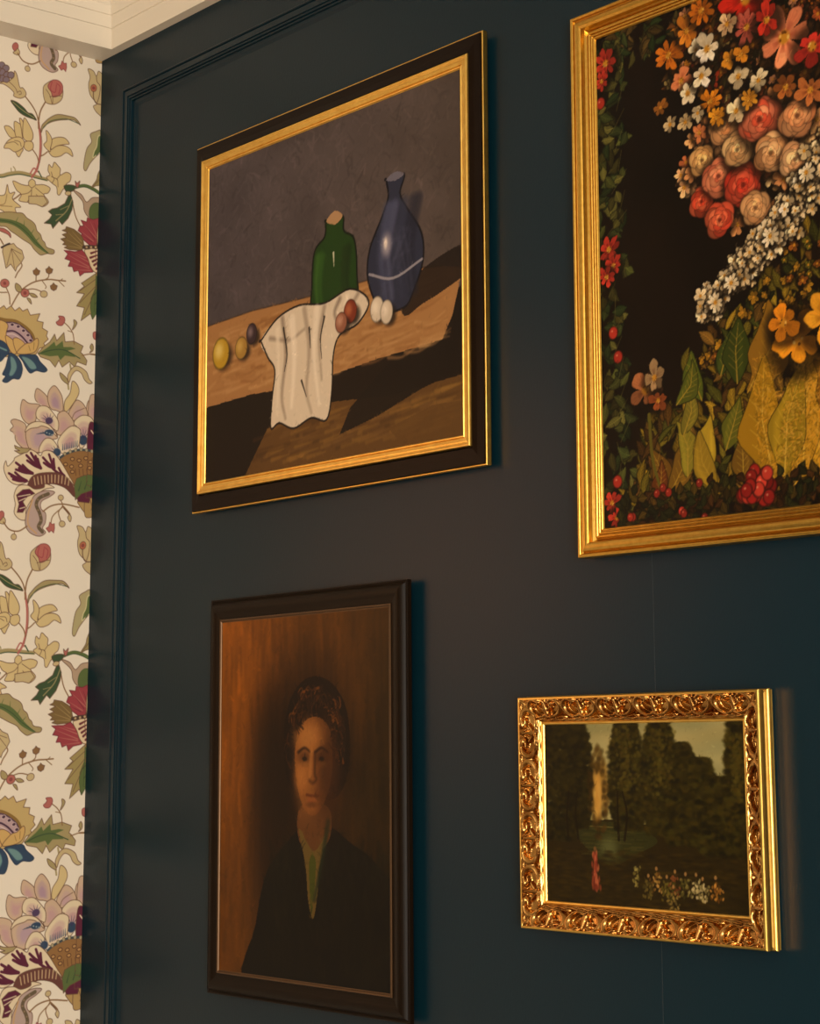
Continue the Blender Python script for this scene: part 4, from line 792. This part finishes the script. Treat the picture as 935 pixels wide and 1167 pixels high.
def art_flowers():
    w, h = .388, .4915; cv = Canvas(w, h, .00085, '140d08', ss=1); rng = np.random.default_rng(11)
    cv.a *= (1+.5*noise2(cv.ny, cv.nx, 6, 5, 4))[..., None]
    F = lambda u, v, r, c, d, n: flower(cv, u*w, v*h, r, c, d, n, rng)
    # garland down the left edge and over the top
    for k in range(190):
        y = k/190*h; x = .016+.012*math.sin(k*.35)+rng.normal()*.008
        leaf(cv, x, y, .011+.012*rng.random(), .010, rng.random()*6.3, ['2c361c', '1c2814', '3c4420', '2c2c14', '4a4c26'][rng.integers(5)], rng)
    for k in range(150):
        u = rng.random()*.7; leaf(cv, u*w, h-.002-(.012+.04*max(0, u-.1))*rng.random()*2, .018, .008, -1.2+rng.normal(), ['2c361c', '1c2814', '3a3a1c', '3a3018'][rng.integers(4)], rng)
    for k in range(24): cv.line([(.01+.02*rng.random(), k/24*h), (.02+.02*rng.random(), (k+1)/24*h)], '5c6034', .0008, al=.7)
    for (u, v, r) in ((.035, .94, .014), (.02, .905, .009), (.035, .555, .012), (.05, .52, .010), (.025, .50, .010), (.03, .05, .010), (.045, .02, .009)):
        F(u, v, r*1.3, 'a8342a', '5c1210', 7)
    for (u, v) in ((.045, .385), (.06, .335), (.05, .09), (.015, .86)): berry(cv, u*w, v*h, .006, 'a83228', rng)
    # foliage of the lower right, thinning to the upper left
    for k in range(900):
        u = .10+.9*rng.random(); v = .02+.50*rng.random()
        if v > .12+.55*(u-.10)**.8+.03*rng.normal(): continue
        leaf(cv, u*w, v*h, .012+.020*rng.random(), .006+.006*rng.random(), math.pi*(.15+.7*rng.random()), ['4c4716', '343612', '5d5118', '2a3012', '6b5a1a', '54401a', '3e2c12'][rng.integers(7)], rng)
    for k in range(120):
        u = .30+.5*rng.random(); v = .28+.2*rng.random()
        if v > .06+.72*u: continue
        F(u, v, .004+.003*rng.random(), ['8a6a1e', 'a07a22', '5c5a1c', '7a4a1a'][rng.integers(4)], '3a2a0c', 5)
    for (u, v, L, a, c) in ((.20, .05, .05, 1.9, '7a5a1e'), (.22, .05, .06, 1.2, '8a6a22'), (.28, .08, .055, 1.8, '6e6a24'), (.27, .16, .045, 1.4, '76722a'), (.33, .07, .06, 1.4, '8a7a24'), (.37, .05, .06, 1.9, '7c6a20'), (.40, .12, .05, 1.2, '5e6420'), (.45, .05, .05, 1.6, '8a6a22'), (.33, .22, .05, 1.8, '3f4c18'), (.39, .26, .045, 1.2, '35441a'), (.44, .24, .06, 1.5, '2e3a14'), (.47, .22, .085, 1.25, '7a5c1c'), (.25, .22, .045, 1.1, '4f5a1e'), (.18, .04, .04, 1.4, '6a3a18')):
        leaf(cv, u*w, v*h, L, L*.45, a, c, rng, 'b49a3a')
    # one great golden blossom with crinkled yellow leaves under it
    for (u, v, L, a, c) in ((.60, .04, .11, 1.25, 'a37a1c'), (.54, .05, .115, 1.62, '9a7818'), (.68, .05, .11, 1.5, 'b08a22'), (.62, .05, .12, 1.45, 'b48a22'), (.57, .06, .10, 1.3, '8e7a1e'), (.72, .06, .10, 1.8, 'a8741c')):
        leaf(cv, u*w, v*h, L, L*.42, a, c, rng, 'e0c45a')
        for k in range(420):
            t, s_ = rng.random()*L, (rng.random()-.5)*L*.28; cv.line([(u*w+t*math.cos(a)-s_*math.sin(a), v*h+t*math.sin(a)+s_*math.cos(a)), (u*w+t*math.cos(a)-s_*math.sin(a)+.003*rng.normal(), v*h+t*math.sin(a)+s_*math.cos(a)+.003*rng.normal())], ['cda648', '6c5810', 'd8a030', '7a6218'][rng.integers(4)], .0014, .0006, al=.6)
    F(.62, .30, .032, 'cc8a20', '8a5210', 5); F(.70, .33, .030, 'd0962a', '8a5a10', 5); F(.58, .335, .020, 'c07a1c', '7a4a10', 5)
    F(.15, .26, .024, '8a5a3c', '5a3420', 5); F(.18, .28, .015, 'a08868', '6a4a30', 5); F(.19, .235, .012, '8a4a28', '5a2a14', 5); cv.line(smooth_open([(.16*w, .21*h), (.17*w, .12*h), (.21*w, .03*h)]), '5c5a20', .004, .003)
    # peach and pink roses in a rounded bunch
    for k in range(150):
        a = rng.random()*6.3; rr = rng.random()**.5; u = .50+.22*rr*math.cos(a); v = .655+.125*rr*math.sin(a)
        F(u, v, .008+.006*rng.random(), ['c89060', 'd8a878', 'c47a50', 'e0b488', 'b86a44'][rng.integers(5)], ['a05a34', 'b87850'][rng.integers(2)], 6)
    for (u, v, r, c, d) in ((.35, .68, .017, 'd8a468', 'e8bc80'), (.42, .735, .020, 'e0b080', 'd08a58'), (.345, .60, .016, 'c8442e', 'd8684a'), (.40, .64, .021, 'd46a50', 'e09a78'), (.475, .61, .024, 'cc3c2a', 'd86048'), (.46, .68, .019, 'e0c090', 'd0a070'), (.53, .725, .026, 'cc5038', 'e08468'), (.56, .655, .022, 'd89a68', 'e8c094'), (.40, .555, .019, 'cc4430', 'dc7a58'), (.51, .56, .018, 'd8a070', 'e4b888'), (.64, .71, .022, 'd88a5c', 'e4ac80'), (.63, .63, .019, 'dca478', 'ecc49a')):
        rose(cv, u*w, v*h, r, c, d, rng)
    # broad swathe of white daisies
    for k in range(430):
        t = rng.random(); u = .33+.42*t; v = .385+.20*t+.05*t*t+rng.normal()*(.012+.014*t)
        F(u, v, .0055+.003*rng.random(), ['dccfb2', 'cfc0a0', 'e8dec6', 'b9a988', 'e0d2b4'][rng.integers(5)], 'a08c68', 5)
    for (u, v) in ((.43, .43), (.66, .60), (.55, .50), (.38, .40)): F(u, v, .011, 'e4dac2', 'b0a080', 9)
    # crown of mixed flowers
    for k in range(520):
        a = rng.random()*6.3; rr = rng.random()**.5; u = .56+.34*rr*math.cos(a); v = .90+.125*rr*math.sin(a)
        if u < .2+.05*rng.normal(): continue
        leaf(cv, u*w, v*h, .012, .006, rng.random()*6.3, ['33301a', '3f2412', '4a341a', '2a2010', '5a3a1a'][rng.integers(5)], rng)
        if k % 2: F(u, v, .0045+.006*rng.random(), ['b0661a', 'c9882a', '8c3018', 'cbb898', 'a4502a', '7a4a1c', 'c89070', '5a2a18', '7a7048'][rng.integers(9)], '4c2810', int(rng.integers(5, 9)))
    for (u, v, r, c, d, n) in ((.25, .91, .018, 'b0661a', '7a3a10', 9), (.31, .945, .016, 'c07a28', '8a4a18', 7), (.29, .85, .016, 'd4855c', '9a4c30', 5), (.34, .90, .010, 'e0d8c4', 'a89878', 5), (.375, .895, .018, 'ece4d0', 'b0a080', 6), (.31, .82, .014, 'e4dcc6', 'a89878', 5), (.355, .845, .015, 'ece2cc', 'a89878', 5),
                             (.38, .79, .015, 'c47a1c', '8a5010', 10), (.40, .755, .012, 'd09028', '8a5a14', 9), (.36, .975, .018, 'b0661a', '703408', 9), (.50, .965, .030, 'b8261a', '6a120e', 5), (.58, .985, .026, 'b02a1c', '6a120e', 5), (.50, .91, .017, 'a8544a', '6a2a24', 9), (.61, .865, .032, 'e08a68', 'a8543c', 7), (.47, .82, .015, 'dcd0b4', '9a8c6c', 4), (.53, .80, .012, 'cfc6ac', '9a8c6c', 6), (.69, .83, .024, 'b03028', '701818', 6),
                             (.44, .86, .012, 'c98a2a', '8a5a14', 4), (.48, .86, .012, 'c08026', '8a5a14', 4), (.56, .91, .018, 'a42c20', '641410', 6), (.46, .755, .014, 'd8c8a8', '9a8868', 5), (.50, .77, .012, 'c89030', '8a5a14', 9), (.61, .77, .016, '8a5428', '5a2a14', 6), (.68, .75, .016, 'a8683a', '6a3014', 6), (.22, .81, .009, '8a5a24', '5a3410', 6), (.25, .77, .010, 'b8a888', '7a6a50', 6), (.30, .765, .011, 'a89878', '6a5a40', 6), (.34, .775, .009, 'c8bca0', '8a7a60', 5), (.44, .93, .013, 'b8a080', '6a4030', 6)):
        F(u, v, r, c, d, n)
    # dark border of leaves and berries along the bottom
    for k in range(330): leaf(cv, (.06+.95*rng.random())*w, .06*rng.random()*h, .012, .008, rng.random()*6.3, ['23240f', '1a1e0e', '32290f', '2c1c0c'][rng.integers(4)], rng)
    for k in range(26): a = rng.random()*6.3; q = rng.random()**.5; berry(cv, (.49+.05*q*math.cos(a))*w, (.045+.03*q*math.sin(a))*h, .0065, ['a02420', '8c1e1c', 'b03a30'][rng.integers(3)], rng)
    for k in range(9): berry(cv, (.02+.33*rng.random())*w, .07*rng.random()*h, .004, '8a2820', rng)
    texture_paint(cv, rng, 2600, .0022, .0011, .09)
    return cv.down()
def art_portrait():
    w, h = .3140, .4015; cv = Canvas(w, h, .0009, '5c3008', ss=1); rng = np.random.default_rng(21)
    Y, X = np.mgrid[0:cv.ny, 0:cv.nx]; u = X/cv.nx; v = Y/cv.ny; n = noise2(cv.ny, cv.nx, 6, 9, 5)
    k = np.clip(1.10-.95*u+.25*n-.35*(1-v)+.12*v, .10, 1.2); top = hexc('8a5212'); low = hexc('2e2208')
    cv.a[:] = top*k[..., None]+low*(1-np.clip(k, 0, 1))[..., None]*.8
    for _ in range(1500):
        x, y = rng.random()*w, rng.random()*h; c = cv.a[min(cv.ny-1, int(y/cv.r)), min(cv.nx-1, int(x/cv.r))]*(1+.12*rng.normal()); cv.line([(x, y), (x+.003*rng.normal(), y+.02+.03*rng.random())], np.clip(c, 0, 1), .007, .003, al=.45, soft=.003)
    q = lambda L: [(a*w, b*h) for a, b in L]
    cv.blob(.34*w, .46*h, .045, .12, '1a0f05', .75, .7); cv.blob(.52*w, .62*h, .08, .10, '1c1006', .75, .6)
    # a sitter seen straight on: broad dark coat, pale collar, plain oval face, short thick hair
    L = [(.20, -.05), (.23, .14), (.30, .29), (.42, .37), (.50, .41), (.66, .42), (.78, .38), (.92, .33), (1.1, .2), (1.1, -.05)]
    cv.poly(smooth_closed(q(L)), '14100a'); 
    for _ in range(500):
        x = .3+.7*rng.random(); y = .34*rng.random(); cv.line(q([(x, y), (x+.02*rng.normal(), y+.05)]), ['1c1a0c', '0e0b07', '1a150b', '221e10'][rng.integers(4)], .005, .002, al=.4, soft=.003)
    cv.poly(smooth_closed(q([(.50, .47), (.66, .47), (.67, .39), (.58, .34), (.49, .38)])), '6a4422')
    cv.poly(smooth_closed(q([(.49, .41), (.53, .31), (.545, .22), (.575, .17), (.60, .24), (.61, .31), (.66, .41), (.58, .35)])), '6e5c2c'); cv.poly(smooth_closed(q([(.55, .31), (.565, .18), (.59, .31), (.57, .34)])), '4a5418')
    cv.line(smooth_open(q([(.66, .43), (.63, .34), (.58, .22)])), '23301c', .008, .004, al=.8, soft=.003)
    hair = [(.405, .58), (.40, .69), (.45, .78), (.55, .825), (.67, .81), (.76, .74), (.785, .63), (.76, .54), (.68, .49), (.50, .50), (.43, .53)]
    cv.poly(smooth_closed(q(hair)), '180d06')
    face = [(.465, .62), (.475, .54), (.51, .475), (.57, .445), (.63, .475), (.675, .54), (.685, .62), (.66, .69), (.58, .715), (.50, .69)]
    cv.poly(smooth_closed(q(face)), '7c4c22')
    cv.blob(.60*w+.02, .575*h, .020, .055, '482a12', .85, .8); cv.blob(.525*w, .575*h, .018, .040, 'ab7034', .85, .9); cv.blob(.545*w, .66*h, .024, .016, 'c08444', .85, .8); cv.blob(.50*w, .55*h, .010, .014, 'c08040', .8, .9); cv.blob(.56*w, .475*h, .012, .008, '9a6230', .8, .8)
    for x, f in ((.522, 1), (.622, .7)):
        cv.blob(x*w, .605*h, .011, .007, '4a2a12', .7, .8); cv.blob(x*w, .600*h, .0045, .0026, '1c0e06', .9, .5); cv.blob(x*w+.001, .585*h, .008, .003, np.clip(hexc('a06a34')*f, 0, 1), .6, .7)
        cv.line(smooth_open(q([(x-.038, .618), (x, .630), (x+.036, .618)])), '2a170a', .0036, .002, al=.9, soft=.002)
    cv.line(smooth_open(q([(.562, .62), (.556, .57), (.553, .55)])), 'b87c40', .005, .006, al=.8, soft=.003); cv.line(smooth_open(q([(.585, .61), (.583, .56), (.592, .545), (.573, .535), (.552, .54)])), '472710', .004, .003, al=.8, soft=.003)
    cv.line(smooth_open(q([(.535, .502), (.57, .4995), (.605, .500)])), '58260f', .0030, .002, al=.8, soft=.0015); cv.line(smooth_open(q([(.545, .488), (.57, .486), (.59, .488)])), 'a0582e', .004, .002, al=.7, soft=.002); cv.blob(.565*w, .478*h-.001, .009, .003, '4a2a12', .5, .8)
    for k in range(420):
        a = -.3+rng.random()*3.7; R = .90+.42*rng.random(); x = .588+.130*R*math.cos(a); y = .625+.135*R*math.sin(a)
        if y < .70 and .43 < x < .70: continue
        b = a+1.57+.5*rng.normal(); cv.line(smooth_open(q([(x, y), (x+.02*math.cos(b), y+.02*math.sin(b)), (x+.035*math.cos(b+.6), y+.035*math.sin(b+.6))])), ['2e1a0c', '120a05', '48290f', '1e1208', '7e4c1c'][int(rng.choice(5, p=[.25, .25, .2, .2, .1]))], .0030, .001, al=.75)
    texture_paint(cv, rng, 2600, .0035, .0022, .09)
    return cv.down()
def art_landscape():
    w, h = .2520, .1668; cv = Canvas(w, h, .00055, '2a240c', ss=1); rng = np.random.default_rng(31)
    q = lambda L: [(a*w, b*h) for a, b in L]
    cv.poly(q([(0, .45), (1, .45), (1, 1), (0, 1)]), 'a9aa80')
    for k in range(120): cv.blob(rng.random()*w, (.65+.35*rng.random())*h, .03, .006, ['b5b48c', '8c8f6c', 'c2b688', '9aa080'][rng.integers(4)], .4, .8)
    for k in range(90): a = rng.random()*6.3; R = rng.random()**.7; cv.blob((.285+.05*R*math.cos(a))*w, (.64+.16*R*math.sin(a))*h, .004, .006, ['8a6a2a', 'a08040', 'b89858'][rng.integers(3)], .30, .9)
    # ground and pond
    cv.poly(q([(0, 0), (1, 0), (1, .42), (.6, .43), (.35, .47), (0, .44)]), '2b230c')
    cv.poly(smooth_closed(q([(.16, .40), (.30, .46), (.50, .42), (.58, .36), (.5, .30), (.36, .22), (.26, .27)])), '33361a')
    for k in range(90): y = .27+.15*rng.random(); x = .18+.3*rng.random(); cv.line(q([(x, y), (x+.06, y)]), ['454820', '262a12', '55542c', '3a3a18'][rng.integers(4)], .0010, al=.5, soft=.0005)
    cv.blob(.335*w, .31*h, .011, .010, '6a7450', .7, .9); cv.line(q([(.2, .43), (.42, .425)]), '8a8450', .0010, al=.6)
    # masses of trees built of dabs
    def tree(cx, base, topy, hw, cols, n):
        for k in range(n):
            t = rng.random(); a = rng.random()*6.3; s = math.sin(math.pi*min(1, (1-t)*.75+.06))**.6; x = cx+hw*s*math.cos(a)*rng.random()**.5; y = base+(topy-base)*t
            cv.blob(x*w, y*h, .0022+.003*rng.random(), .0022, cols[rng.integers(len(cols))], .75, .7)
    D = ['1c1a08', '262208', '2e2a0e', '18160a', '35300f']; E_ = D+['40380f', '3c3a12']
    for cx, b, t, hw, n in ((.04, .35, 1.15, .16, 1800), (.17, .42, 1.05, .085, 1300), (.435, .42, 1.03, .095, 1600), (.60, .40, 1.02, .095, 1600), (.70, .35, .88, .10, 1300), (.79, .35, .80, .10, 1300), (.88, .30, .70, .12, 1500), (.99, .35, 1.10, .085, 1300)): tree(cx, b, t, hw, D if cx < .3 else E_, n)
    for cx, t, hw in ((.435, 1.0, .08), (.60, .98, .08), (.97, .95, .05)):
        for k in range(160): a = rng.random()*6.3; cv.blob((cx+hw*rng.random()*math.cos(a))*w, (t-.02-.35*rng.random())*h, .0018, .0015, ['4c4818', '5a5420', '4a3e12'][rng.integers(3)], .5, .8)
    for k in range(150): a = rng.random()*6.3; R = .9+1.1*rng.random(); cv.blob((.285+.026*R*math.cos(a))*w, (.62+.13*R*math.sin(a))*h, .0024, .0024, ['4a3812', '3c2a0c', '5a4418', '2a200a'][rng.integers(4)], .45, .8)
    for k in range(40): cv.blob((.283+.008*rng.normal())*w, (.60+.07*rng.normal())*h, .0022, .005, ['e6c070', 'c99a48', 'd8b060'][rng.integers(3)], .45, .8)
    for x in (.13, .175, .385, .41): cv.line(smooth_open(q([(x, .62), (x+.012*rng.normal(), .5), (x+.012*rng.normal(), .36)])), '1a1206', .0020, .003, al=.8)
    for k in range(900): cv.blob(rng.random()*w, rng.random()*.30*h, .005, .0012, ['332a0e', '1f190a', '42360f', '2a2410'][rng.integers(4)], .45, .8)
    # a few far-off strollers and a resting company, only dabs of colour
    def dabs(x, y, sx, sy, cols, n):
        for k in range(n): cv.blob((x+sx*rng.normal()*.5)*w, (y+sy*(rng.random()-.5))*h, .0011, .0016, cols[rng.integers(len(cols))], .75, .5, rot=rng.normal())
    for k in range(90): t = rng.random(); cv.blob((.262+(.022-.012*t)*rng.normal()*.5)*w, (.085+.20*t)*h, .0012, .0030, ['a04a38', '8a3a2c', 'c07058', '702c20'][rng.integers(4)], .7, .5)
    cv.blob(.262*w, .305*h, .0018, .0022, '7a5a38', .9, .5)
    dabs(.47, .17, .02, .11, ['7a7440', '5a5a30', 'a09a60'], 26)
    for x, y, c in ((.57, .14, ['9a7a3c', 'c8a468', '6a4a20']), (.62, .10, ['4c4a1c', '6a6428']), (.66, .13, ['6e3a20', '4c4a1c', '8a5434']), (.71, .12, ['5c5a2c', '8a8450', '3a3a18']), (.76, .12, ['a8a480', 'd4cca8', '6a6648']), (.79, .10, ['b0a880', '77704a', 'd8d0b0']), (.85, .11, ['9a6a28', 'c8924a', '6a4418']), (.65, .05, ['8a7a48', '5c5230']), (.53, .10, ['4a4420', '6a6030'])):
        dabs(x, y, .028, .10, c, 34); cv.blob(x*w, (y+.075)*h, .0015, .0018, 'a8845a', .9, .5)
    texture_paint(cv, rng, 900, .002, .001, .10)
    return cv.down()

M_oil = paint_mat('oil_paint', 0.45, spec=0.12, bump=((500, 500, 500), 0.12, 0.0005))
M_varnish = paint_mat('varnished_oil', 0.4, spec=0.12, bump=((350, 350, 350), 0.10, 0.0005))

# ------------------------------------------------------------------ picture 1: still life, black and gold frame
f1 = empty('framed_painting', (.526, 0, 2.0690), 0, 'framed still-life painting of a table with vessels, in a flat black frame with gold edges', 'painting')
W1, H1 = .544, .4680
sweep_rect('outer_lip', W1, H1, [(.001, .006), (0, .008), (0, .0128)]+arc(.0012, .0128, .0012, 180, 60, 5)+[(.0022, .0135), (.0032, .0135), (.0032, .006)], G_bright, f1, label='thin gold outer edge')
sweep_rect('flat_band', W1-.0044, H1-.0044, [(0, .009), (0, .0152), (.0006, .0156), (.010, .0160), (.0175, .0172), (.0175, .009)], M_black, f1, label='black flat band')
sweep_rect('inner_moulding', W1-.0384, H1-.0444+.001, [(0, .012), (0, .0185)]+arc(.0018, .0190, .0016, 180, 30, 5)+[(.0042, .0196), (.0048, .0190), (.0062, .0192), (.0095, .0186), (.0100, .0176)]+arc(.0116, .0178, .0012, 160, 0, 4)+[(.0136, .0165), (.0136, .012)], G_bright, f1, label='gold inner moulding')
picture('canvas', .4790, .4000, .0166, art_table(), M_oil, f1, (.88, .80, .74))
backing(W1-.07, H1-.07, .0140, f1)

# ------------------------------------------------------------------ picture 2: flowers, broad gold frame
W2, H2 = .441, .5445
f2 = empty('framed_painting', (.9330+W2/2, 0, 2.0003), .0037, 'large painting of flowers and golden leaves on black, in a broad plain gold frame', 'painting')
sweep_rect('frame_moulding', W2, H2, [(.002, 0), (0, .004), (0, .0165)]+arc(.0018, .0170, .0018, 180, 20, 5)+[(.0040, .0158), (.0050, .0150)]+arc(.0100, .0138, .0052, 165, 40, 8)+[(.0150, .0128), (.0170, .0095), (.0180, .0092)]+arc(.0195, .0106, .0012, 200, 20, 4)+[(.0212, .0098)]+arc(.0227, .0104, .0010, 200, 20, 4)+[(.0242, .0096)]+arc(.0256, .0100, .0010, 200, 20, 4)+[(.0275, .0085), (.0275, 0)], G_old, f2, label='gold moulding with a rounded ridge and three fine reeds')
picture('canvas', .388, .4915, .0088, art_flowers(), M_varnish, f2, (.80, .66, .50))
backing(W2-.05, H2-.05, .0060, f2)

# ------------------------------------------------------------------ picture 3: portrait, dark wooden frame
f3 = empty('framed_painting', (.4845, 0, 1.4968), -.0040, 'dark brown portrait painting in a dark wooden frame', 'painting')
W3, H3 = .371, .4583
sweep_rect('frame_moulding', W3, H3, [(.002, .006), (0, .008), (0, .0128)]+arc(.0012, .0128, .0012, 180, 10, 4)+[(.0032, .0128)]+arc(.0125, .0085, .0102, 150, 62, 9)+[(.0200, .0168), (.0245, .0160), (.0245, .006)], M_brown, f3)
sweep_rect('inner_lip', W3-.049, H3-.049, [(0, .008), (0, .0168)]+arc(.0012, .0168, .0012, 180, 0, 4)+[(.0030, .0160), (.0048, .0156), (.0048, .008)], M_lip, f3, label='thin bronzed inner edge')
picture('canvas', .3140, .4015, .0158, art_portrait(), M_varnish, f3, (.62, .52, .42))
backing(W3-.06, H3-.06, .0120, f3)

# ------------------------------------------------------------------ picture 4: landscape, carved gilt frame
f4 = empty('framed_painting', (.9990, 0, 1.4876), -.0030, 'small dark landscape painting in an ornate carved gilt frame', 'painting')
W4, H4 = .3065, .2215
sweep_rect('side_moulding', W4, H4, [(.002, 0), (.0002, .0015)]+arc(.0022, .0055, .0028, 235, 125, 8)+[(.0022, .0085), (.0030, .0098), (.0022, .0112), (.0008, .0125), (.0004, .0160), (.0004, .0190), (.0012, .0202), (.0028, .0203), (.0031, .0190), (.0031, 0)], G_bright, f4, label='smooth gilt side moulding of stacked reeds')
def seg_dist(A, B, X, Y):
    dx, dy = B[0]-A[0], B[1]-A[1]; t = np.clip(((X-A[0])*dx+(Y-A[1])*dy)/(dx*dx+dy*dy+1e-12), 0, 1)
    return np.sqrt((X-A[0]-t*dx)**2+(Y-A[1]-t*dy)**2), t
def ornament(X, Y):
    """one repeat of scroll and palmette; X in [-.5,.5] along, Y in [0,1] across (0 = outer edge)"""
    H = np.zeros_like(X)
    def ridge(pts, w0, w1, hgt):
        nonlocal H
        p = smooth_open(pts, 6); n = len(p)-1
        for i in range(n):
            for off in (-1, 0, 1):
                d, t = seg_dist(p[i]+(off, 0), p[i+1]+(off, 0), X, Y)
                wd = w0+(w1-w0)*(i+t)/n; H = np.maximum(H, hgt*np.sqrt(np.clip(1-(d/wd)**2, 0, 1)))
    for s in (-1, 1):
        ridge([(s*.15, .16), (s*.27, .03), (s*.41, .16), (s*.45, .45), (s*.36, .74), (s*.17, .88), (0, .80)], .085, .10, 1.0)   # bold C scroll
        ridge([(s*.15, .16), (s*.20, .27), (s*.27, .24)], .075, .045, .85)
        ridge([(0, .66), (s*.10, .48), (s*.16, .40)], .07, .04, .7)
    ridge([(0, .72), (0, .45), (0, .12)], .085, .045, .9)
    for off in (-.5, .5):
        H = np.maximum(H, .55*np.sqrt(np.clip(1-((X-off)**2+((Y-.12)*.8)**2)/.004, 0, 1)))
        H = np.maximum(H, .6*np.sqrt(np.clip(1-((X-off)**2+((Y-.86)*.7)**2)/.006, 0, 1)))
    return H
def carved_side(Ls, n_rep):
    T0, T1 = .0028, .0245
    ns = int(Ls/.0006); nt = 44
    t = np.linspace(T0, T1, nt); s = np.linspace(-1, 1, ns)
    S = s[None]*(Ls/2-t[:, None]); TT = np.repeat(t[:, None], ns, 1)
    per = (Ls-.02)/n_rep; Xc = ((S/per+.5*(n_rep % 2 == 0)+.5) % 1)-.5; Yc = (TT-T0)/(T1-T0)/.86
    base = .0200-.0085*np.clip((TT-T0)/(T1-T0), 0, 1)**.8
    O = np.where(Yc < 1, ornament(Xc, Yc), 0); edge = np.clip(Yc*9, 0, 1)
    # wavy inner bead
    bead = np.exp(-(((TT-(.0222+.0005*np.sin(S/per*6*math.pi)))/.0009)**2))*.0016
    Hh = base-.0050*edge*np.clip((1.0-Yc)*6, 0, 1)+.0066*O*edge+bead
    Hh[-1] = .0100; Hh[0] = .0203
    return S, TT, Hh
for side, (Ls, Lo, nrep) in enumerate(((W4, H4, 6), (H4, W4, 4), (W4, H4, 6), (H4, W4, 4))):
    S, TT, Hh = carved_side(Ls, nrep); P = np.zeros(S.shape+(3,))
    if side == 0: P[..., 0] = S; P[..., 2] = -(Lo/2-TT)
    if side == 2: P[..., 0] = -S; P[..., 2] = (Lo/2-TT)
    if side == 1: P[..., 2] = S; P[..., 0] = (Lo/2-TT)
    if side == 3: P[..., 2] = -S; P[..., 0] = -(Lo/2-TT)
    P[..., 1] = -Hh
    grid_obj('carved_moulding', P, None, G_carved, parent=f4)
sweep_rect('sight_edge', W4-.0486, H4-.0486, [(0, .004), (0, .0106), (.0012, .0112), (.0024, .0106), (.0032, .0095), (.0032, .004)], G_bright, f4)
picture('canvas', .2520, .1668, .0096, art_landscape(), M_varnish, f4, (.74, .62, .42))
backing(W4-.03, H4-.03, .0060, f4)
